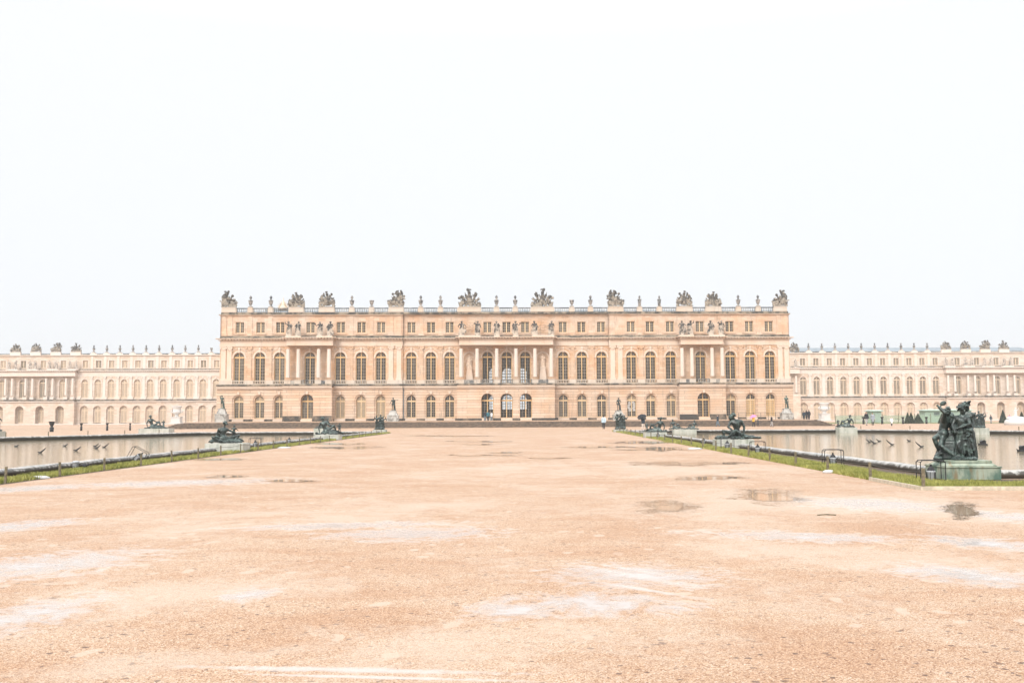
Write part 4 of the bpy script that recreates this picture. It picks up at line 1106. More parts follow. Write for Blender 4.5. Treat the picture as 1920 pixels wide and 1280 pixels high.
tw = [(30, 0), (68, 1), (105.5, 2), (143, 3)]; tv = [(1773, 0), (1810, 1), (1846.5, 2), (1881.5, 3)]
for ts, nm, root in ((tw, 'left', lw), (tv, 'right', rw)):
    for px, i in ts:
        y = YW + .3; x = fx(px, y, 655); o = link('trophy_group', [TA, TE, TC, TB][i], None, (x, y, 19.3), 0, (.95 if i < 3 else .72, .95, .82 if i < 3 else .72))
        prop(o, f'small carved trophy above the {nm} wing portico, {ORD[i]} from the left', 'trophy', 'carved trophies on the wing roofs')
        p = MB(); p.box(x - 1.35, x + 1.35, y - .45, y + .45, 18.5, 19.29); p.build('parapet_pedestal', M_wtrim, root[0])
o = link('trophy_group', TA, None, (fx(1489, YW, 655), YW + .3, 18.9), 0, (.95, .95, .9)); prop(o, 'small carved trophy of the right wing beside the palace right corner', 'trophy', 'carved trophies on the wing roofs')
# niche statues in the middle portico
for i, px in enumerate((880, 1018)):
    y = YC - .75; x = fx(px, y, 690)
    p = MB(); p.taper(x, y + .3, ZL + .03, 10.3, .72, .40, .42, .34); p.box(x - .5, x + .5, y - .1, y + .7, 10.302, 10.5); p.build('niche_pedestal', M_trim, pal)
    me = ST[1 if i == 0 else 3].copy(); me.materials.clear(); me.materials.append(M_niche)
    o = link('stone_statue', me, None, (x, y + .25, 10.55), 0, (1, .9, .88 if i == 0 else .95)); prop(o, ['pale robed statue on a pedestal in the left bay of the middle portico', 'pale robed statue on a pedestal in the right bay of the middle portico'][i], 'statue', 'statues in the middle portico bays')
    nb = MB(); arch_band(nb, x, 1.0, 1.25, 12.1, YC - .05, YC, legs=3.2); nb.build('niche_frame', M_trim, pal)
# gilded ornament of the chapel roof behind the palace
g = MB(); gx, gy = fx(531, 225, 570), 225
g.lathe([(1.2, 0), (.9, .5), (.55, 1.0), (.5, 1.5), (.30, 1.7), (.28, 2.1), (.10, 2.4), (.03, 3.2)], n=10)
for s in (-1, 1):
    for q in range(4): g.cap((s * (.35 + .22 * q), 0, 1.3 - .3 * q), .22, (s * (.55 + .30 * q), -.2, 2.0 - .34 * q), .07, 7)
o = g.build('roof_ornament', M_gold, None, True, loc=(gx, gy, at(531, 577, gy).z - .4), sc=(.85, .85, .9)); prop(o, 'gilded roof ornament peeping over the palace parapet', 'ornament')
p = MB(); p.box(gx - 4, gx + 4, gy + .0, gy + 8, 0, at(531, 577, gy).z - .4); o = p.build('chapel_block', M_lead); prop(o, 'chapel roof block hidden behind the palace under the gilded ornament', 'building')

# ------------------------------------------------------------------ bronze groups on the pool rim
def pedestal(name, x, y, w, d, z0, h, mat, rz, label, tiers=1, cat='pedestal'):
    mb = MB()
    mb.box(-w / 2, w / 2, -d / 2, d / 2, z0, z0 + h * (.62 if tiers > 1 else 1))
    if tiers > 1:
        mb.box(-w / 2 - .03, w / 2 + .03, -d / 2 - .03, d / 2 + .03, z0 + h * .622, z0 + h * .70)
        mb.taper(0, 0, z0 + h * .702, z0 + h * .86, w / 2 - .06, d / 2 - .06, w / 2 - .16, d / 2 - .16)
        mb.box(-w / 2 + .17, w / 2 - .17, -d / 2 + .17, d / 2 - .17, z0 + h * .862, z0 + h)
    me = mb.mesh(name, mat)
    bm = bmesh.new(); bm.from_mesh(me); bmesh.ops.bevel(bm, geom=bm.edges[:], offset=.018, segments=2, affect='EDGES'); bm.to_mesh(me); bm.free()
    o = link(name, me, None, (x, y, 0), rz); return prop(o, label, cat, 'stone pedestals of the bronze groups')
def bronze_group(mb, voxel, loc, rz, label, disp=.012, mat=None, s=1.0, group='bronze groups round the pools'):
    me = sculpt(mb, 'bronze_statue', mat or M_bronze, voxel, disp, .05, 1)
    o = link('bronze_statue', me, None, loc, rz, (s, s, s)); return prop(o, label, 'statue', group)

# big group by the right pool corner, seen from the forecourt side
c = pf(13.35, 31.0); vz = -atan2(c.x, c.y)
pedestal('pedestal', c.x, c.y, 1.62, 1.62, .0, .58, M_pedg, -PA, 'green stained stepped pedestal under the nearest bronze group', 2)
b = MB()
rr0 = random.Random(17)
jA = rig(pelvis=(-.36, .0, .80), waist=(-.33, .0, .98), chest=(-.27, .0, 1.17), neck=(-.22, 0, 1.32), head=(-.17, -.01, 1.45), sl=(-.30, -.14, 1.28), sr=(-.10, .10, 1.28),
         el=(-.27, -.28, 1.45), hl=(-.42, -.24, 1.60), er=(.02, -.14, 1.05), hr=(.06, -.22, .95), pl=(-.40, -.05, .78), kl=(-.63, -.18, .66), al=(-.48, -.12, .24), tl=(-.62, -.16, .13),
         pr=(-.33, -.10, .80), kr=(-.44, -.30, .44), ar=(-.02, -.34, .15), tr=(.12, -.36, .10))
figure(b, jA, (.6, .2, -.1), 2.0, 3, .036)
b.ell((-.31, -.24, 1.74), (.115, .03, .075), M.Rotation(-.35, 3, 'Y'), 12, 8); b.cap((-.42, -.24, 1.62), .02, (-.36, -.24, 1.70), .02)
for i in range(14): b.ell((rr0.uniform(-.16, .04), rr0.uniform(.0, .14), rr0.uniform(.95, 1.42)), (rr0.uniform(.05, .10),) * 3, None, 8, 6)
for i in range(7): b.cap((-.30 + .03 * i, .0, .86), .07, (-.26 + .06 * i, -.06, .25), .09)
b.cap((-.36, .1, .1), .3, (-.28, .12, .55), .2); b.cap((-.1, .1, .1), .28, (-.12, .1, .5), .16)
jB = rig(pelvis=(.17, -.05, .84), waist=(.21, -.06, .99), chest=(.25, -.07, 1.17), neck=(.25, -.05, 1.36), head=(.26, -.08, 1.52), sl=(.06, -.10, 1.29), sr=(.44, -.06, 1.29),
         el=(-.05, -.18, 1.06), hl=(.0, -.26, .93), er=(.50, -.18, 1.10), hr=(.16, -.30, .99), pl=(.10, -.06, .82), kl=(.10, -.20, .46), al=(.24, -.20, .14), tl=(.28, -.34, .05), pr=(.28, -.04, .82), kr=(.34, -.18, .46), ar=(.30, -.08, .10), tr=(.34, -.22, .05))
figure(b, jB, (.75, -.6, -.1), 2.3, 7, .026)
rr = random.Random(4)
for i in range(9): b.cap((.12 + .04 * i, -.18 + .02 * (i % 3), .86), .045, (.0 + .075 * i, -.24 + .04 * (i % 2), .12 + .1 * (i % 3)), .04)
for i in range(26): b.ell((.42 + rr.uniform(-.1, .14), -.18 + rr.uniform(-.1, .1), .72 + rr.uniform(-.16, .22)), (rr.uniform(.025, .045),) * 3, None, 7, 5)
swag(b, (-.02, -.2, .86), (.5, -.12, .92), .06, .06, 3)
jC = rig(pelvis=(.42, .16, .83), waist=(.42, .16, 1.03), chest=(.41, .15, 1.26), neck=(.41, .14, 1.48), head=(.42, .10, 1.62), sl=(.36, .15, 1.42), sr=(.62, .14, 1.38), el=(.3, .2, 1.2), hl=(.3, .1, 1.0), er=(.60, .08, 1.12), hr=(.56, -.04, .94),
         pl=(.42, .14, .82), kl=(.44, .04, .5), al=(.48, .06, .1), tl=(.5, -.08, .05), pr=(.52, .14, .82), kr=(.58, .06, .5), ar=(.55, .1, .1), tr=(.63, -.02, .05))
figure(b, jC, (.7, -.5, 0), 2.0, 11, .02)
for i in range(16): b.ell((.42 + rr.uniform(-.1, .12), .08 + rr.uniform(-.1, .08), 1.70 + rr.uniform(-.08, .10)), (rr.uniform(.02, .04),) * 3, None, 7, 5)
for i in range(6): b.cap((.44 + .03 * i, .06, .85), .06, (.40 + .055 * i, .04 + .03 * (i % 2), .1), .055)
b.cap((.52, -.08, .9), .1, (.56, -.05, .35), .09)
for i in range(22): b.ell((rr.uniform(-.62, .62), rr.uniform(-.4, .3), .05), (rr.uniform(.1, .2), rr.uniform(.1, .2), rr.uniform(.04, .09)), None, 8, 6)
for i in range(7): b.cap((-.62 + .03 * i, -.2, .08 + .02 * i), .045, (-.38 + .05 * i, -.15, .34 - .03 * i), .04)
for i in range(8): b.cap((-.30 + .05 * i, -.12, .55), .05, (-.34 + .07 * i, -.2, .06), .045)
b.v = [(x * .90 - .19, y, z) for x, y, z in b.v]
bronze_group(b, .0155, (c.x, c.y, .565), vz, 'tall dark bronze group of three figures, one raising a mirror, on the nearest pedestal', .010)

def lumps(b, seed, x0, x1, y0, y1, z, n, r0=.06, r1=.16):
    rr = random.Random(seed)
    for _ in range(n): b.ell((rr.uniform(x0, x1), rr.uniform(y0, y1), z + rr.uniform(-.02, .08)), (rr.uniform(r0, r1), rr.uniform(r0, r1), rr.uniform(r0, r1) * .6), None, 8, 6)
# nymph seen from the back, left pool
def nymph_back():
    b = MB()
    j = rig(pelvis=(-.10, 0, .24), waist=(-.12, -.0, .42), chest=(-.14, .02, .66), neck=(-.06, .02, .86), head=(-.02, .04, 1.06), sl=(-.34, .02, .76), sr=(.10, .04, .76),
            el=(-.44, .05, .52), hl=(-.46, .05, .26), er=(.30, .05, .68), hr=(.46, .08, .62), pl=(-.18, .02, .2), kl=(.55, .12, .30), al=(.95, .2, .14), tl=(1.02, .2, .08), pr=(-.02, .0, .22), kr=(.75, -.06, .42), ar=(.5, -.1, .1), tr=(.66, -.16, .06))
    figure(b, j, (.35, .9, 0), 1.9, 2, .035)
    b.ell((-.12, -.02, .22), (.30, .24, .26))
    k = {a: p * .52 for a, p in rig(el=(-.3, 0, 1.2), hl=(-.46, .05, 1.22), er=(.3, 0, 1.2), hr=(.52, .02, 1.05)).items()}
    o = MB(); figure(o, rig(el=(-.34, 0, 1.25), hl=(-.5, .05, 1.15), er=(.34, 0, 1.2), hr=(.55, .02, 1.1)), (-.5, -.8, 0), 1.2, 5); xf(o, .55, (.48, .22, .06)); merge(b, o)
    for i in range(9): b.cap((-.12 - .03 * i, -.12, .30), .05, (-.35 - .065 * i, -.18 + .05 * (i % 3), .62 - .105 * i * .55 - .08), .05)
    for i in range(10): b.cap((-.72 + .02 * i, -.16, .36 - .03 * i), .05, (-.2 + .08 * i, -.22, .10), .05)
    for i in range(12): b.cap((-.5 + .11 * i, -.1, .18), .06, (-.3 + .11 * i, -.26, .06), .05)
    lumps(b, 3, -.75, .85, -.3, .3, .05, 26)
    return b
def vpos(u, v): p = pf(u, v); return p, -atan2(p.x, p.y)
def reclining(seed, flip=1, child=True):
    rr = random.Random(seed); b = MB()
    j = rig(pelvis=(-.18, 0, .25), waist=(-.26, 0, .42), chest=(-.34, 0, .66), neck=(-.36, -.01, .86), head=(-.36 + rr.uniform(-.04, .06), -.03, 1.02), sl=(-.52, .02, .77), sr=(-.17, -.02, .78),
            el=(-.66, .02, .50), hl=(-.62, -.04, .22), er=(.08, -.1, .60), hr=(.30, -.12, .62), pl=(-.16, .06, .22), kl=(.42, .08, .26), al=(.86, .1, .12), tl=(.98, .1, .08), pr=(-.14, -.08, .24), kr=(.36, -.12, .58), ar=(.52, -.12, .14), tr=(.66, -.16, .07))
    figure(b, j, (rr.uniform(.2, .9), -.7, 0), 1.5, seed, .02)
    robe_n = 8
    for i in range(robe_n): b.cap((-.3 + .06 * i, -.12, .28), .06, (-.5 + .16 * i, -.22, .07), .05)
    if child:
        o = MB(); figure(o, rig(el=(-.34, 0, 1.25), hl=(-.5, .05, 1.35), er=(.3, -.1, 1.2), hr=(.3, -.3, 1.2), kl=(-.12, -.28, .62), al=(-.1, -.1, .3), kr=(.14, -.25, .6), ar=(.12, -.05, .25)), (-.4, -.8, 0), 1.2, seed + 1, .03); xf(o, .42, (.72, .0, .02)); merge(b, o)
    lumps(b, seed + 2, -.85, 1.0, -.3, .3, .05, 24)
    if flip < 0:
        b.v = [(-x, y, z) for x, y, z in b.v]
    return b
def river_man():
    b = MB()
    j = rig(pelvis=(.10, 0, .26), waist=(.10, -.02, .46), chest=(.08, -.05, .74), neck=(.0, -.08, .95), head=(-.06, -.12, 1.11), sl=(-.17, -.06, .86), sr=(.33, -.02, .86),
            el=(-.30, -.2, .60), hl=(-.12, -.34, .44), er=(.46, .0, .58), hr=(.42, -.05, .22), pl=(.0, -.05, .24), kl=(-.56, -.3, .40), al=(-.50, -.3, .12), tl=(-.62, -.36, .07), pr=(.2, -.05, .24), kr=(.05, -.45, .42), ar=(-.3, -.4, .12), tr=(-.42, -.46, .08))
    figure(b, j, (-.8, -.6, -.15), 1.6, 4, .03)
    b.ell((.1, -.02, .7), (.22, .16, .24)); b.ell((-.2, -.12, 1.06), (.1, .1, .14))
    lumps(b, 5, -.85, 1.05, -.4, .3, .06, 40)
    for i in range(10): b.cap((.2 + .07 * i, .1, .26 - .02 * i), .07, (.4 + .09 * i, .0, .07), .06)
    return b
def putti(seed, s=.62):
    rr = random.Random(seed); b = MB()
    P = [dict(el=(-.36, 0, 1.3), hl=(-.3, -.1, 1.6), er=(.36, .0, 1.2), hr=(.3, -.2, 1.1)), dict(er=(.36, 0, 1.4), hr=(.34, -.05, 1.72), el=(-.3, -.05, 1.15), hl=(-.1, -.2, 1.2)), dict(el=(-.3, 0, 1.1), hl=(-.4, -.1, .95), er=(.36, -.1, 1.3), hr=(.5, -.1, 1.5))]
    for i, (x, y, z, sc) in enumerate(((-.27, -.08, .10, s), (.26, -.06, .06, s * .95), (.02, .22, .14, s * 1.04))):
        o = MB(); j = rig(**P[(i + seed) % 3]); j['head'] = j['head'] + V((rr.uniform(-.06, .06), -.03, 0)); figure(o, j, (rr.uniform(-.7, .7), -.7, 0), 1.5, seed + i, .035); xf(o, sc, (x, y, z)); merge(b, o)
    for i in range(8): b.cap((-.3 + .09 * i, .0, .62), .07, (-.36 + .1 * i, -.05, .08), .06)
    lumps(b, seed, -.42, .42, -.25, .3, .05, 14)
    return b
# left pool
p, a = vpos(-17.0, 56.5); pedestal('pedestal', p.x, p.y, 2.15, 1.5, 0, .50, M_pedw, -PA, 'pale streaked pedestal under the nymph group by the left pool')
bronze_group(nymph_back(), .022, (p.x - .15, p.y, .50), a, 'bronze nymph seen from behind with a child, on the left pool rim')
p, a = vpos(-16.75, 84); pedestal('pedestal', p.x, p.y, 2.0, 1.5, 0, .46, M_pedw, -PA, 'pale pedestal midway along the left pool inner rim')
bronze_group(reclining(21, 1), .028, (p.x, p.y, .46), a, 'pointed bronze group with two figures midway along the left pool rim', .02, None, 1.25)
p, a = vpos(-17.0, 115); pedestal('pedestal', p.x, p.y, 1.5, 1.3, 0, .42, M_pedw, -PA, 'small pale pedestal at the far inner corner of the left pool')
bronze_group(putti(3), .03, (p.x, p.y, .40), a, 'standing bronze children at the far inner corner of the left pool', .02, None, 1.35)
p, a = vpos(-23.0, 112.6); pedestal('pedestal', p.x, p.y, 2.0, 1.5, -.1, .72, M_pedw, -PA, 'pale block pedestal on the far rim behind the left pool')
bronze_group(reclining(31, -1, False), .03, (p.x, p.y, .60), a, 'low reclining bronze on the far rim of the left pool, partly hidden', .02, None, 1.0)
p, a = vpos(-41.6, 111.5); pedestal('pedestal', p.x, p.y, 3.4, 1.8, -.15, .85, M_pedw, -PA, 'pale pedestal at the far outer corner of the left pool')
bronze_group(reclining(41, 1), .032, (p.x - .2, p.y, .68), a, 'reclining bronze woman with raised knee at the far outer corner of the left pool', .02, None, 1.28)
p, a = vpos(-53.0, 98.5); pedestal('pedestal', p.x, p.y, 1.7, 1.4, -.15, .8, M_pedw, -PA, 'pedestal at the left edge of view by the left pool')
bronze_group(putti(5), .032, (p.x, p.y, .64), a, 'bronze children group cut by the left edge of the picture', .02, None, 1.4)
# right pool
p, a = vpos(12.3, 60.0); pedestal('pedestal', p.x, p.y, 2.2, 1.5, 0, .52, M_pedw, -PA, 'pale green pedestal under the seated bronze man by the right pool')
bronze_group(river_man(), .022, (p.x + .1, p.y, .52), a, 'broad seated bronze man bending forward on the right pool rim', .014, None, 1.22)
p, a = vpos(11.2, 88); pedestal('pedestal', p.x, p.y, 1.9, 1.5, 0, .46, M_pedw, -PA, 'pale pedestal midway along the right pool inner rim')
bronze_group(reclining(51, -1), .028, (p.x + .1, p.y, .46), a, 'seated bronze pair midway along the right pool inner rim', .02, None, 1.12)
p, a = vpos(10.9, 117); pedestal('pedestal', p.x, p.y, 1.6, 1.3, 0, .30, M_pedw, -PA, 'low pedestal at the far inner corner of the right pool')
bronze_group(putti(7), .03, (p.x, p.y, .30), a, 'standing bronze children at the far inner corner of the right pool', .02, None, 1.5)
p, a = vpos(17.6, 112.6); pedestal('pedestal', p.x, p.y, 2.6, 1.4, -.15, .50, M_pedw, -PA, 'long pale pedestal on the far rim of the right pool')
b = MB(); merge(b, xf(reclining(61, 1, False), .8, (-.75, 0, 0))); merge(b, xf(reclining(62, -1, False), .72, (.75, 0, 0)))
bronze_group(b, .032, (p.x, p.y, .34), a, 'two reclining bronze figures on the far rim of the right pool', .02, None, 1.2)
p, a = vpos(35.6, 112.2); pedestal('pedestal', p.x, p.y, 2.0, 1.6, -.18, .68, M_pedw, -PA, 'pale corbelled pedestal at the far outer corner of the right pool')
bronze_group(reclining(71, -1), .032, (p.x, p.y, .49), a, 'sprawling bronze nymph with child at the far outer corner of the right pool', .02, None, 1.18)
p, a = vpos(45.6, 101.5); pedestal('pedestal', p.x, p.y, 1.4, 1.3, -.15, .66, M_pedw, -PA, 'pale corbelled pedestal behind the nearest bronze group')
bronze_group(putti(9), .03, (p.x, p.y, .50), a, 'dancing bronze children right of the big group, across the right pool', .02, None, 1.32)
# standing bronzes on marble blocks before the palace wall
for i, (px, s, lab, kk, pw) in enumerate(((416, 1, 'green bronze standing figure on a marble block at the left end of the palace wall', dict(el=(-.3, 0, 1.62), hl=(-.1, -.05, 1.72)), 1.15), (737, 1, 'bronze archer figure with outstretched arm before the left half of the palace', dict(er=(.42, -.05, 1.38), hr=(.62, -.1, 1.42), el=(-.3, .0, 1.15), hl=(-.42, -.05, .95)), 1.1),
                                 (1160, -1, 'bronze nude figure with hand on hip before the right half of the palace', dict(er=(.36, .05, 1.18), hr=(.16, -.02, 1.0)), 1.1), (1475, -1, 'green bronze cloaked figure on a marble block at the right end of the palace wall', dict(el=(-.28, -.1, 1.2), hl=(-.05, -.2, 1.3)), 1.15))):
    y = 172.2; x = fx(px, y, 775); zt = at(px, 765.5 if i in (0, 3) else 769.5, y).z
    mb = MB(); j = rig(**kk); figure(mb, j, (.2 * s, -1, 0), .8, i, .005); mb.cap((.26, .08, .05), .11, (.22, .08, .75), .07)
    if i in (0, 3): swag(mb, (-.2, .05, 1.42), (.24, .08, .3), .0, .09, i)
    if i == 1: swag(mb, (.2, .08, 1.42), (.2, .1, .7), -.1, .09, i)
    mb.ell((0, 0, .02), (.3, .24, .07))
    bronze_group(mb, .03, (x, y, zt), 0, lab, .01, M_bronze2 if i in (0, 3) else M_bronze, 1.27 * (1 if s > 0 else 1), 'standing bronzes along the palace wall')
    p_ = MB(); zb = TZ - .02
    p_.box(-.98, .98, -.8, .8, zb, zb + (zt - zb) * .55); p_.box(-1.05, 1.05, -.87, .87, zb + (zt - zb) * .552, zb + (zt - zb) * .62); p_.taper(0, 0, zb + (zt - zb) * .622, zt - .12, .78, .65, .5, .48); p_.box(-.6, .6, -.55, .55, zt - .118, zt)
    prop(p_.build('marble_pedestal', M_pedm, None, loc=(x, y, 0)), f'white marble pedestal of the {["left end", "left middle", "right middle", "right end"][i]} standing bronze', 'pedestal', 'marble pedestals along the palace wall')
# ------------------------------------------------------------------ fences, lamps, puddles and small things
def fence(edge, vs, h, r, label, zig=None, lowboard=None):
    root = empty('wire_fence', edge(vs[0]), label, 'fence')
    o0 = root.location.copy()
    pts = [edge(v) for v in vs]
    rr = random.Random(len(vs))
    for i, p in enumerate(pts):
        m = MB(); q = p - o0; tx, ty = rr.uniform(-.02, .02), rr.uniform(-.02, .02); hh = h * rr.uniform(.94, 1.05)
        m.add([(q.x + a * r, q.y + b * r, q.z - .05) for a, b in ((-1, -1), (1, -1), (1, 1), (-1, 1))] + [(q.x + a * r + tx, q.y + b * r + ty, q.z + hh) for a, b in ((-1, -1), (1, -1), (1, 1), (-1, 1))], [(0, 3, 2, 1), (4, 5, 6, 7), (0, 1, 5, 4), (1, 2, 6, 5), (2, 3, 7, 6), (3, 0, 4, 7)])
        m.build('post', M_postw, root)
    m = MB()
    for a, b in zip(pts, pts[1:]):
        L = [(a - o0).lerp(b - o0, t / 4) + V((0, 0, h * .86 - .05 * sin(pi * t / 4))) for t in range(5)]; m.tube(L, .010, 5)
    m.build('wire', M_wire, root)
    return root
vl = [30.0 + .15 + 3.55 * i for i in range(23)]
fence(lambda v: pf(UL + .04, v), vl, .50, .030, 'low post and wire fence along the left lawn edge')
vr = [26.4, 30.4, 34.7, 38.8, 42.9, 47.0, 51.0, 55.1, 59.2, 63.3, 67.4, 71.5, 75.6, 79.7, 83.8, 87.9, 92, 96, 100, 104, 108, 112, 117]
fence(lambda v: pf(UR + .04, v), vr, .55, .035, 'low post and wire fence along the right lawn edge')
for a, b, lab in ((pf(UR - .03, 26.4), pf(31, 25.3), 'pale wooden edging board before the nearest bronze group'), (pf(UR - .02, 30.3), pf(UR - .02, 26.5), 'short pale edging board between the two nearest right fence posts')):
    m = MB(); d = (b - a).normalized(); n = V((-d.y, d.x, 0)) * .035
    m.add([a - n, b - n, b + n, a + n, a - n + V((0, 0, .10)), b - n + V((0, 0, .10)), b + n + V((0, 0, .10)), a + n + V((0, 0, .10))], [(0, 3, 2, 1), (4, 5, 6, 7), (0, 1, 5, 4), (1, 2, 6, 5), (2, 3, 7, 6), (3, 0, 4, 7)])
    prop(m.build('edging_board', M_board), lab, 'edging board')
# far stakes behind the pools
def stakes(pts, lab):
    root = empty('stake_fence', pts[0], lab, 'fence')
    for p in pts:
        q = p - pts[0]; m = MB(); m.box(q.x - .035, q.x + .035, q.y - .035, q.y + .035, 0, .62); m.build('stake', M_postw, root)
stakes([pf(-40 - 2.3 * i, 108 - 3.6 * i) for i in range(8)], 'thin stakes behind the far rim of the left pool')
stakes([pf(38 + 4.2 * i, 114.5 - 3.6 * i) for i in range(6)], 'thin stakes behind the far rim of the right pool')
m_l = [pf(-15.8 + .0 * i, 116 + 1.2 * i) for i in range(4)]
def floodlight(u, v, lab, side=1, s=1.0, tip=0.0, guard=True):
    c = pf(u, v); root = empty('floodlight', c, lab, 'floodlight', 'floodlights along the pool rims', -PA)
    if guard:
        g = MB()
        for y in (-.16, .16): g.tube([(-.36, y, 0), (-.36, y, .58), (-.30, y, .64), (.30, y, .64), (.36, y, .58), (.36, y, 0)], .014, 6)
        for x in (-.36, .36): g.tube([(x, -.16, .6), (x, .16, .6)], .012, 6)
        o = g.build('guard_frame', M_iron, root)
        if tip: o.rotation_euler = (0, tip, 0)
    l = MB(); l.lathe([(.06, .05), (.10, .08), (.115, .28), (.13, .30), (.13, .33), (.09, .36)], n=12); l.build('lamp_body', M_lampg, root, True)
    k = MB(); k.lathe([(.125, .332), (.08, .42), (.035, .45), (.03, .52)], n=10); k.tube([(-.13, 0, .3), (-.13, 0, .03), (.13, 0, .03), (.13, 0, .3)], .012, 5); k.lathe([(.16, 0), (.16, .03)], n=10)
    for q in range(6): t = q * pi / 3; k.tube([(.125 * cos(t), .125 * sin(t), .3), (.10 * cos(t), .10 * sin(t), .06)], .008, 5)
    o = k.build('lamp_housing', M_iron, root)
    if tip:
        for ch in root.children[1:]: ch.rotation_euler = (0, tip * 1.6, 0); ch.location.z = .06
floodlight(UR + 1.45, 29.4, 'caged floodlight at the left foot of the nearest bronze group pedestal')
floodlight(UR + 1.35, 38.4, 'caged floodlight by the third post of the right fence')
floodlight(UR + 1.2, 50.2, 'caged floodlight right of the seated bronze man')
floodlight(UR + 1.1, 57.3, 'dark floodlight at the right foot of the seated bronze man')
floodlight(UR + 1.0, 64.4, 'dark floodlight left of the seated bronze man', guard=False)
floodlight(UR + .9, 86, 'small floodlight near the midway right pedestal', guard=False)
floodlight(UL - 1.5, 44.0, 'caged floodlight tipped over against the left pool rim', -1, 1, .5)
floodlight(UL - 1.2, 37.6, 'fallen floodlight without cage on the left lawn', -1, 1, .8, False)
floodlight(UL - 1.2, 62.5, 'caged floodlight right of the nymph seen from behind')
floodlight(UL - 1.1, 71.0, 'dark floodlight on the left rim between the two nearest groups', guard=False)
def slab(px, py, w, lab):
    p = gnd(px, py); m = MB(); m.lathe([(w, 0), (w * .95, .05), (w * .6, .09), (w * .1, .10)], n=16)
    prop(m.build('white_stone', M_white, None, True, loc=(p.x, p.y, .0), sc=(1.2, .8, 1)), lab, 'stone', 'white stones along the lawn edges')
slab(74, 897, .28, 'flat white stone on the gravel at the left lawn edge'); slab(533, 840, .36, 'flat white stone at the left lawn edge beyond the nymph group'); slab(1303, 842, .36, 'flat white stone at the right lawn edge left of the seated man'); slab(1555, 886, .2, 'flat white stone at the right lawn edge below a post')

PZ = [.004]
def puddle(px, py, w, h, lab, rot=0.0, seed=0):
    rr = random.Random(seed + int(px)); n, k = 40, 7; vs, fs, ed = [], [], []
    ph = [rr.uniform(0, 6.28) for _ in range(4)]
    for j in range(k + 1):
        q = j / k
        for i in range(n):
            t = 2 * pi * i / n; r = q * (1 + .16 * sin(2 * t + ph[0]) + .12 * sin(3 * t + ph[1]) + .08 * sin(5 * t + ph[2]))
            ex, ey = r * w * cos(t), r * h * sin(t)
            p = gnd(px + ex, py + ey + ex * rot); vs.append((p.x, p.y, PZ[0])); ed.append(q)
    for j in range(k):
        for i in range(n): fs.append((j * n + i, j * n + (i + 1) % n, j * n + n + (i + 1) % n, j * n + n + i))
    PZ[0] += .0006
    m = MB(); m.add(vs, fs); o = m.build('puddle', M_puddle)
    fix_normals(o.data)
    if o.data.polygons[0].normal.z < 0: o.data.flip_normals()
    a = o.data.attributes.new('edge', 'FLOAT', 'POINT'); a.data.foreach_set('value', ed)
    prop(o, lab, 'puddle', 'rain puddles on the gravel', 'thing')
for t in [(1438, 930, 95, 17, 'brown oval puddle before the right lawn'), (1252, 951, 95, 12, 'shallow broken puddle left of the brown oval puddle'), (1330, 896, 75, 6, 'narrow puddle on the right side of the forecourt, below the seated man'), (1285, 869, 115, 6, 'long thin puddle across the right forecourt'),
          (1805, 955, 50, 17, 'dark rippled puddle reflecting the nearest bronze group'), (1235, 841, 70, 5, 'thin puddle below the right pool far corner, lower one'), (1225, 829, 95, 4, 'thin puddle below the right pool far corner, upper one'),
          (650, 839, 75, 4, 'thin puddle near the left pool middle pedestal, upper one'), (640, 832, 65, 3, 'thin dark puddle line left of the path middle'), (418, 861, 60, 3.2, 'dark thin puddle below the nymph seen from behind'), (425, 893, 45, 3.5, 'small brown puddle left of the forecourt middle'), (545, 901, 60, 4, 'pale brown puddle beside the small left puddle')]:
    puddle(*t)
for i in range(10):
    rr = random.Random(i); puddle(rr.uniform(760, 1350), 812 + 5.2 * i, rr.uniform(40, 110), rr.uniform(1.2, 2.4), f'thin distant puddle across the forecourt, {ORD[i]} from the steps', 0, 50 + i)
# a stick and scattered dark pebbles
p = gnd(1533, 966); m = MB(); m.tube([(0, 0, .012), (.18, .03, .02), (.36, .0, .012)], .012, 6); prop(m.build('stick', M_postw, None, loc=p), 'small brown stick lying on the gravel right of the middle', 'stick')

# water jets pipes in the pools
def nozzle(px, py, lean, lab, s=1.0):
    p = gnd(px, py, WZ); m = MB(); m.lathe([(.07, -.05), (.07, .04), (.035, .07)], n=8); s *= .52; m.cap((0, 0, .03), .06, (lean * .42 * s, 0, .40 * s), .035, 7); m.cap((lean * .40 * s, 0, .38 * s), .035, (lean * .55 * s, 0, .54 * s), .02, 6); m.cap((0, 0, .03), .055, (-lean * .16, 0, .06), .03, 7)
    prop(m.build('fountain_nozzle', M_iron, None, True, loc=p), lab, 'fountain nozzle', 'slanted nozzles standing in the pools')
for i, (x, y, s) in enumerate(((76, 849, 1.05), (122, 836.5, .7), (143, 845, 1), (179, 837, .8), (181, 841, .9), (196, 838.5, .95), (31, 837, .5))): nozzle(x, y, 1, f'dark slanted nozzle in the left pool, {["nearest and leftmost large one", "small one behind the middle", "large one in the middle", "upper one of the left pair", "lower one of the left pair", "rightmost one", "faint far left one"][i]}', s)
for i, (x, y, s) in enumerate(((1630, 829, .9), (1639, 831.5, 1.1), (1648, 827.5, .7), (1672, 834, 1.25), (1704, 827, .5), (1727, 838, 1.2))): nozzle(x, y, -1, f'dark slanted nozzle in the right pool, {ORD[i]} from the left', s)
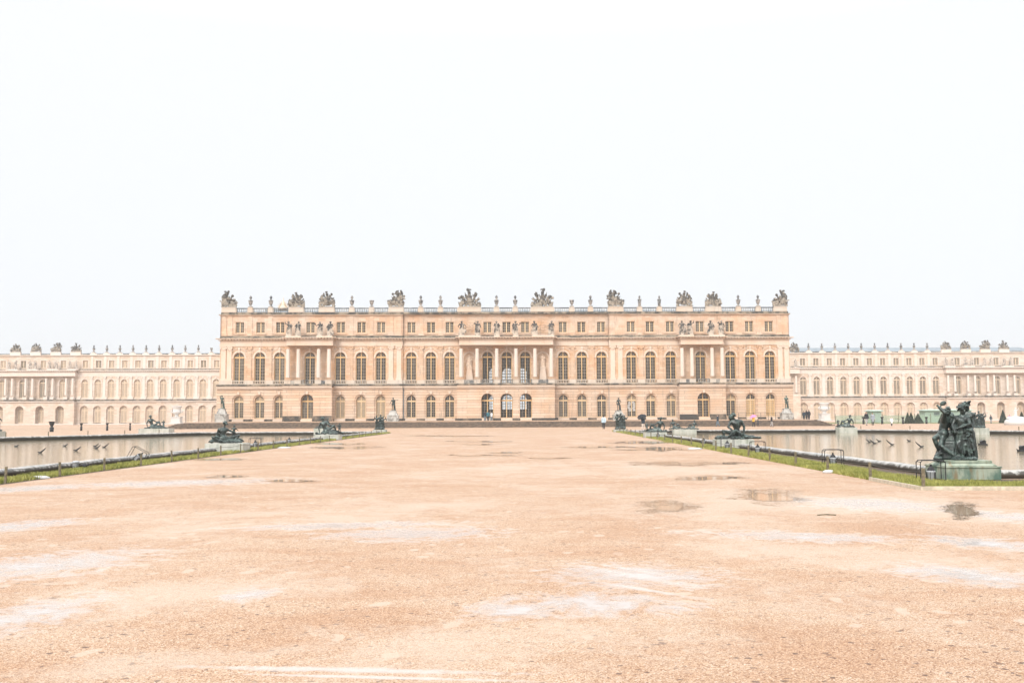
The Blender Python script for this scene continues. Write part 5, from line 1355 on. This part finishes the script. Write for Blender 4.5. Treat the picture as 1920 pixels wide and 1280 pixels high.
for px, py, lab in ((1843, 834, 'dark floating box right of the nearest bronze group'), (1918, 846, 'dark floating box cut by the right picture edge')):
    p = gnd(px, py, WZ); m = MB(); m.box(-.45, .45, -.3, .3, -.05, .16); m.box(-.28, .28, -.22, .22, .162, .46); m.taper(0, 0, .462, .60, .36, .3, .05, .28); m.cap((-.45, 0, .12), .06, (-.62, 0, .22), .05)
    prop(m.build('float_box', M_iron, None, loc=p, sc=(.55, .55, .55)), lab, 'float')

# marble vases, planters, yews, sheds, netting on the far lawns
def vase(px, py_t, py_b, Y, lab):
    b = at(px, py_b, Y); t = at(px, py_t, Y); h = t.z - b.z
    root = empty('marble_vase', (b.x, b.y, b.z), lab, 'vase', 'white marble vases')
    p = MB(); p.box(-h * .30, h * .30, -h * .3, h * .3, 0, h * .08); p.box(-h * .25, h * .25, -h * .25, h * .25, h * .0805, h * .36); p.box(-h * .28, h * .28, -h * .28, h * .28, h * .361, h * .40); p.build('vase_pedestal', M_marble, root)
    v = MB(); v.lathe([(h * .15, h * .40), (h * .09, h * .45), (h * .08, h * .50), (h * .20, h * .58), (h * .26, h * .66), (h * .22, h * .70), (h * .22, h * .88), (h * .30, h * .97), (h * .29, h), (h * .2, h)], n=18)
    for s in (-1, 1): v.tube([(s * h * .24, 0, h * .62), (s * h * .33, 0, h * .70), (s * h * .26, 0, h * .78)], h * .03, 6)
    v.build('vase_bowl', M_marble, root, True)
vase(331, 761, 794, 160, 'tall white marble vase on a pedestal before the left wing'); vase(1546, 755, 788, 160, 'tall white marble vase on a pedestal before the right wing')
def planter(px, py_b, h, Y, lab, wide=1.0):
    b = at(px, py_b, Y); m = MB(); m.lathe([(.32 * h, 0), (.30 * h, .1 * h), (.14 * h, .22 * h), (.2 * h, .36 * h), (.34 * h * wide, .62 * h), (.36 * h * wide, .9 * h), (.52 * h * wide, .96 * h), (.52 * h * wide, h), (.4 * h * wide, h)], n=14)
    m.lathe([(.3 * h, -max(0, b.z)), (.3 * h, 0)], n=8)
    prop(m.build('planter', M_iron, None, True, loc=b), lab, 'planter', 'dark garden vases')
planter(97, 802.5, .95, 140, 'wide dark bronze vase behind the left pool', 1.05)
for px, py, h, n in ((152.5, 800, .55, 'left one of three'), (201, 799.5, .55, 'middle one of three'), (244, 798, .42, 'right one of three')): planter(px, py, h, 150, f'small dark planter before the left wing, {n}')
for px, n in ((1654, 'beside the small shed'), (1693, 'left of the yew pair'), (1737, 'right of the yew cones'), (1656 - 37, 'left of the small shed')): planter(px, 788, .7, 190, f'small dark planter on the right lawn {n}')
def yew(px, py_t, py_b, Y, wr, lab, seed):
    b = at(px, py_b, Y); b.z = .0; t = at(px, py_t, Y); h = t.z; r = h * wr; rr = random.Random(seed)
    root = empty('yew_tree', b, lab, 'tree', 'clipped yew cones')
    k = MB(); k.cap((0, 0, 0), .09, (0, 0, h * .5), .05, 7); k.build('trunk', M_postw, root)
    f = MB(); vs, fs = [], []
    for _ in range(2600):
        z = h * (1 - rr.random() ** .55) * .98 + .06; q = r * max(0, 1 - z / h) ** .92 * rr.uniform(.75, 1.06); a = rr.random() * 6.283
        c = V((q * cos(a), q * sin(a), z)); d1 = V((rr.gauss(0, 1), rr.gauss(0, 1), rr.gauss(0, 1))).normalized() * .07; d2 = V((rr.gauss(0, 1), rr.gauss(0, 1), rr.gauss(0, 1))).normalized() * .07
        i = len(vs); vs += [c - d1, c + d2, c + d1, c - d2]; fs.append((i, i + 1, i + 2, i + 3))
    f.add(vs, fs); f.lathe([(r * .88, .04), (r * .8, h * .1), (r * .42, h * .5), (.02, h * .95)], n=14); f.build('crown', M_yew, root)
for i, (px, t, wr, lab) in enumerate(((1702, 772.5, .30, 'left clipped yew cone of the close pair on the right lawn'), (1708.5, 772.5, .30, 'right clipped yew cone of the close pair on the right lawn'), (1721.5, 774.5, .52, 'broad clipped yew cone right of the close pair'), (1766, 775, .4, 'clipped yew cone just behind the raised mirror arm'), (1881, 767.5, .30, 'tall clipped yew cone right of the bronze children'), (1916, 771.5, .35, 'clipped yew cone cut by the right picture edge'))): yew(px, t, 788.5, 195, wr, lab, i)
def shed(px0, px1, py_t, py_b, Y, lab, win):
    a, b = at(px0, py_b, Y), at(px1, py_b, Y); h = at(px0, py_t, Y).z - .0; x0, x1 = a.x, b.x
    root = empty('shed', ((x0 + x1) / 2, Y, 0), lab, 'shed', 'green site sheds'); w = (x1 - x0) / 2
    m = MB(); m.box(-w, w, 0, 3, 0, h * .88); 
    for q in range(int(w * 2 / .6)): m.box(-w + .3 + q * .6, -w + .33 + q * .6, -.03, 0, .05, h * .86)
    m.build('shed_wall', M_green, root)
    m = MB(); m.box(-w - .35, w + .35, -.4, 3.4, h * .881, h * .95); m.taper(0, 1.5, h * .951, h, w + .3, 1.9, w * .8, 1.2); m.build('shed_roof', M_greenr, root)
    if win: m = MB(); m.box(-w * .62, -w * .38, -.06, -.001, h * .45, h * .78); m.build('shed_window', M_dkwin, root)
    else: m = MB(); m.box(-w * .3, w * .4, -.06, -.001, .05, h * .75); m.build('shed_door', M_green, root)
shed(1634, 1653, 768, 787, 215, 'small pale green hut before the right wing', False)
shed(1735, 1822, 767, 788, 218, 'long pale green site hut with a small window behind the big bronze group', True)
nm, nt_, nb = newmat('green_netting'); nt_.links.new(mix(nt_, noise(nt_, pos(nt_), 2), (.30, .42, .31), (.42, .52, .40)), nb.inputs[0]); nb.inputs['Alpha'].default_value = .38; nb.inputs['Roughness'].default_value = .8
def net(px0, px1, py_t, Y, lab, mt):
    x0, x1 = fx(px0, Y, 785), fx(px1, Y, 785); h = at((px0 + px1) / 2, py_t, Y).z; root = empty('site_fence', (x0, Y, 0), lab, 'fence')
    m = MB(); m.box(0, x1 - x0, -.02, .02, .05, h); m.build('netting', mt, root)
    n = int((x1 - x0) / 3.2)
    for i in range(n + 1): m = MB(); m.box((x1 - x0) * i / n - .05, (x1 - x0) * i / n + .05, -.10, -.021, 0, h + .35); m.build('post', M_postw, root)
net(1566, 1640, 778.5, 208, 'green mesh site fence left of the small hut', nm); net(1654, 1775, 778, 208, 'green mesh site fence between the two huts', nm)
strip('lawn', [V((fx(1490, 198, 788), 196, 0)), V((110, 196, 0))], [V((fx(1490, 230, 788), 228, 0)), V((110, 228, 0))], M_turf, .01, 'thin lawn before the right wing')
strip('lawn', [V((-110, 150, 0)), V((-64, 178, 0))], [V((-110, 153, 0)), V((-64, 181, 0))], M_turf, .01, 'thin lawn border before the left wing')
# white marble group at the far right
p = at(1905, 790, 165); mb = MB(); figure(mb, rig(er=(.36, 0, 1.4), hr=(.5, 0, 1.66), el=(-.3, 0, 1.15), hl=(-.4, -.1, 1.0)), (0, -1, 0), 1, 3, .03); robe(mb, rig(), 4)
for i in range(14): mb.ell((-1.2 + .18 * i, 0, .0 + .18 * (1 - abs(i - 6.5) / 7)), (.35, .5, .28), None, 8, 6)
me = sculpt(mb, 'marble_statue', M_marble, .05, .03, .12, 1); o = link('marble_statue', me, None, (p.x, p.y, max(0, p.z) + .5)); prop(o, 'white marble figure on a rocky mound at the far right', 'statue')
m = MB(); m.lathe([(1.9, -.6), (1.7, .2), (1.3, .45), (.8, .55)], n=16); prop(m.build('statue_mound', M_marble, None, True, loc=(p.x, p.y, max(0, p.z))), 'white stone mound under the marble figure at the far right', 'pedestal')
# railing before the last right windows
m0 = empty('garden_railing', (fx(1385, 172, 775), 172.0, TZ), 'low iron railing before the yellow shuttered windows', 'railing')
L = fx(1468, 172, 775) - m0.location.x
m = MB()
for z in (.95, 1.25): m.tube([(0, 0, z), (L, 0, z)], .022, 5)
m.build('rail', M_iron, m0)
for i in range(7): q = MB(); q.box(L * i / 6 - .03, L * i / 6 + .03, -.03, .03, 0, 1.3); q.build('railing_post', M_iron, m0)

# ------------------------------------------------------------------ people
def cloth(name, col): return plain(name, col, .8, .12, 10)
M_skin = plain('skin', (.55, .34, .25), .5, .08, 20)
C_ = dict(lightblue=cloth('light_blue_cloth', (.48, .62, .72)), black=cloth('black_cloth', (.022, .024, .03)), navy=cloth('navy_cloth', (.03, .045, .06)), jean=cloth('denim', (.13, .19, .24)), cream=cloth('cream_cloth', (.62, .56, .5)), yellow=cloth('yellow_cloth', (.75, .46, .06)), grey=cloth('grey_cloth', (.30, .33, .37)), white=cloth('white_cloth', (.74, .74, .75)), khaki=cloth('grey_trouser_cloth', (.38, .37, .37)), hair=cloth('dark_hair', (.025, .018, .014)), pale=cloth('fair_hair', (.50, .42, .32)), pink=cloth('pink_umbrella_cloth', (.75, .24, .42)), teal=cloth('teal_cloth', (.05, .16, .2)))
def person(px, py_f, H, Y, face, top, bot, hair, lab, stride=.2, group='visitors walking by the pools', z=None, hold=None, coat=False):
    """face: yaw, 0 looks at the camera; feet at the pixel row given unless z is set"""
    b = at(px, py_f, Y) if z is None else V((at(px, py_f, Y).x, Y, z))
    s = stride
    j = rig(kl=(-.10, -.10 * s * 3, .52), al=(-.10, -.22 * s * 3 * .6, .10), tl=(-.11, -.22 * s * 3 * .6 - .14, .045), kr=(.10, .06 * s, .50), ar=(.10, .34 * s * 3 * .6, .13), tr=(.11, .34 * s * 3 * .6 - .11, .05),
            el=(-.24, .08 + .1 * s, 1.14), hl=(-.24, .05 + .25 * s, .90), er=(.24, -.02 - .1 * s, 1.14), hr=(.25, -.14 - .2 * s, .92))
    if hold: j['er'] = V((.26, -.10, 1.16)); j['hr'] = V((.16, -.24, 1.30))
    k = H / 1.75
    root = empty('person', b, lab, 'person', group, face); root.scale = (k, k, k)
    body = MB(); figure(body, j, (0, -1, 0), 0, 1, -.006); link('body', sculpt(body, 'body', M_skin, .022, 0, .1, 1), root)
    t = MB(); torso(t, j, .028)
    for q in 'lr': arm(t, j, q, .022, False)
    if coat: t.cap(j['pelvis'] + V((0, 0, .05)), .17, V((0, 0, .62)), .20)
    else: t.cap(j['waist'], .15, j['pelvis'] + V((0, 0, -.02)), .155)
    t.cap(j['neck'] + V((0, .02, .0)), .075, j['neck'] + V((0, .02, .04)), .07)
    link('coat' if coat else 'jacket', sculpt(t, 'jacket', C_[top], .024, .012, .08, 1), root)
    g = MB()
    for q in 'lr': leg(g, j, q, .020, False)
    g.cap(j['pelvis'], .135, j['pelvis'] + V((0, 0, -.06)), .13)
    link('trousers', sculpt(g, 'trousers', C_[bot], .024, .01, .08, 1), root)
    for q in 'lr':
        f = MB(); f.cap(j['a' + q] + V((0, .03, -.04)), .05, j['t' + q], .045); f.cap(j['a' + q], .05, j['a' + q] + V((0, 0, -.04)), .052); link('shoe', sculpt(f, 'shoe', C_['black'], .02, 0, .1, 1), root)
    h = MB(); hd = j['head']; h.ell(hd + V((0, .025, .05)), (.090, .10, .092)); h.ell(hd + V((0, .055, -.02)), (.078, .06, .10)); link('hair', sculpt(h, 'hair', C_[hair], .02, .01, .03, 1), root)
    return root, b, j, k
def umbrella(root, b, j, k, face, col, lab, R=.55, tilt=(0, 0), lift=.0):
    hp = b + M.Rotation(face, 3, 'Z') @ (j['hr'] * k)
    u = empty('umbrella', hp, lab, 'umbrella', None); u.rotation_euler = (tilt[0], tilt[1], 0)
    m = MB(); n = 8; prof = [(0.02, .95), (R * .35, .90), (R * .72, .78), (R, .60)]
    vs, fs = [], []
    for r, z in prof:
        for i in range(n * 3):
            t = 2 * pi * i / (n * 3); w = 1 - .06 * (1 - abs(cos(t * n / 2))) * (r / R); vs.append((r * w * cos(t), r * w * sin(t), z + lift + (.03 * (1 - abs(cos(t * n / 2))) if r == R else 0)))
    N = n * 3
    for q in range(3):
        for i in range(N): fs.append((q * N + i, q * N + (i + 1) % N, q * N + N + (i + 1) % N, q * N + N + i))
    fs.append(tuple(range(N))); m.add(vs, fs); m.build('canopy', C_[col], u)
    s_ = MB(); s_.cap((0, 0, -.08), .012, (0, 0, 1.02 + lift), .008, 6); s_.tube([(0, 0, -.08), (.03, 0, -.12), (.06, 0, -.09)], .014, 6)
    for i in range(n): t = 2 * pi * i / n; s_.tube([(0, 0, .62 + lift), (R * .6 * cos(t), R * .6 * sin(t), .80 + lift)], .005, 4)
    s_.build('shaft', M_iron, u)
person(1132, 804.3, 1.74, 127, pi, 'lightblue', 'black', 'hair', 'person in a light blue jacket walking away left of the right pool', .35)
r = person(1206, 806, 1.72, 127, pi - .5, 'navy', 'cream', 'hair', 'person in dark top and cream trousers walking under a black umbrella', .3, hold=True)
umbrella(*r, pi - .5, 'black', 'black umbrella tilted over the person in cream trousers', .62, (.35, -.25), -.15)
person(1346, 799.5, 1.72, 142, -pi / 2, 'navy', 'jean', 'hair', 'person in a dark jacket and jeans walking left behind the right pool rim', .4)
r = person(1413, 800, 1.62, 146, pi / 2 + .6, 'yellow', 'black', 'hair', 'person in a yellow jacket holding a pink umbrella', .25, hold=True)
umbrella(*r, pi / 2 + .6, 'pink', 'pink umbrella of the person in yellow', .55, (.1, -.3), -.35)
person(1421.5, 799.5, 1.12, 146, pi / 2 + .3, 'navy', 'black', 'hair', 'child in dark clothes beside the person in yellow', .25)
person(1447, 800, 1.65, 144, pi / 2, 'black', 'khaki', 'pale', 'person with pale hat, black jacket and grey trousers behind the right pool', .3)
for px, f, t, lab, H in ((1507.5, 0, 'navy', 'left person of the dark huddle before the right vase', 1.62), (1512.5, 2, 'black', 'middle person of the dark huddle before the right vase', 1.74), (1517, 3.5, 'black', 'right person of the dark huddle before the right vase', 1.78)): person(px, 787.5, H, 172, f, t, 'black', 'hair', lab, .05, 'dark huddle of visitors by the right vase', coat=True)
person(1625, 797.3, 1.80, 131, .3, 'black', 'khaki', 'hair', 'tall person in a black jacket walking beside the one in grey', .25)
person(1636.5, 797.3, 1.66, 131, -.2, 'grey', 'black', 'hair', 'person in a long grey coat with bag right of the tall one in black', .2, coat=True)
person(1672, 798.2, 1.18, 133, .1, 'white', 'black', 'pale', 'small child in a white raincoat behind the right pool', .15, coat=True)
person(909.5, 785, 1.78, 174.2, pi, 'black', 'jean', 'hair', 'left person of the two at the open garden door', .1, 'people at the garden doors', z=1.0, coat=False)
person(915, 785, 1.74, 173.8, pi + .5, 'teal', 'black', 'hair', 'person in teal jacket in the middle of the garden door', .1, 'people at the garden doors', z=1.0)
person(921.5, 785, 1.60, 174.0, pi - .6, 'white', 'jean', 'hair', 'right person in white and dark at the garden door', .1, 'people at the garden doors', z=1.0)
person(1858, 787, 1.7, 190, .6, 'navy', 'jean', 'hair', 'small distant person right of the bronze children', .2, 'distant visitors', z=0)
person(1893, 787, 1.7, 186, -.6, 'pink', 'black', 'hair', 'small distant person in pink left of the white mound', .2, 'distant visitors', z=0)
# ------------------------------------------------------------------ sky, sun, air
w = bpy.data.worlds.new('World'); SC.world = w; w.use_nodes = True
nt = w.node_tree; nt.nodes.clear()
ELV, AZ = radians(36), radians(205)
sky = nt.nodes.new('ShaderNodeTexSky'); sky.sky_type = 'NISHITA'; sky.sun_disc = False; sky.sun_elevation = ELV; sky.sun_rotation = AZ; sky.air_density = 1; sky.dust_density = 4
bg1 = nt.nodes.new('ShaderNodeBackground'); nt.links.new(sky.outputs[0], bg1.inputs[0]); bg1.inputs[1].default_value = .10
gz = nd(nt, 'SeparateXYZ', {0: nd(nt, 'TexCoord').outputs['Generated']}).outputs[2]
up = math_(nt, 'MAXIMUM', gz, 0.0)
l1 = nd(nt, 'MapRange', {0: up, 1: 0.0, 2: .38, 3: .515, 4: .535}).outputs[0]
lum = math_(nt, 'ADD', l1, nd(nt, 'MapRange', {0: up, 1: .36, 2: 1.0, 3: 0.0, 4: .95}).outputs[0])
tint = mix(nt, ramp(nt, up, 0.0, .45), (.953, .971, 1.0), (.98, .986, 1.0))
bg2 = nt.nodes.new('ShaderNodeBackground'); nt.links.new(tint, bg2.inputs[0]); nt.links.new(lum, bg2.inputs[1])
ms = nt.nodes.new('ShaderNodeMixShader'); ms.inputs[0].default_value = .92
nt.links.new(bg1.outputs[0], ms.inputs[1]); nt.links.new(bg2.outputs[0], ms.inputs[2])
out = nt.nodes.new('ShaderNodeOutputWorld'); nt.links.new(ms.outputs[0], out.inputs[0])
sun = bpy.data.lights.new('sun', 'SUN'); sun.energy = 1.25; sun.angle = radians(25); sun.color = (1, .96, .9)
so = bpy.data.objects.new('sun', sun); COL.objects.link(so)
# light arrives from behind the camera, a little from the left
so.rotation_euler = (radians(90) - ELV, 0, radians(-22))
HAZE = .0005
if HAZE:
    mb = MB(); mb.box(-440, 440, -90, 640, -2, 34)
    hm = bpy.data.materials.new('haze'); hm.use_nodes = True; hn = hm.node_tree; hn.nodes.clear()
    pv = hn.nodes.new('ShaderNodeVolumePrincipled'); pv.inputs['Density'].default_value = HAZE; pv.inputs['Color'].default_value = (.97, .975, .98, 1); pv.inputs['Anisotropy'].default_value = .2
    ho = hn.nodes.new('ShaderNodeOutputMaterial'); hn.links.new(pv.outputs[0], ho.inputs['Volume'])
    prop(mb.build('haze', hm), 'thin pale rainy air over the gardens', None, None, 'stuff')
SC.view_settings.view_transform = 'Standard'; SC.view_settings.look = 'None'
SC.view_settings.exposure = 1.0; SC.view_settings.gamma = 1
cy = SC.cycles
cy.use_denoising = True; cy.volume_bounces = 0; cy.max_bounces = 5; cy.diffuse_bounces = 2; cy.transparent_max_bounces = 12
cy.use_adaptive_sampling = True; cy.adaptive_threshold = .015
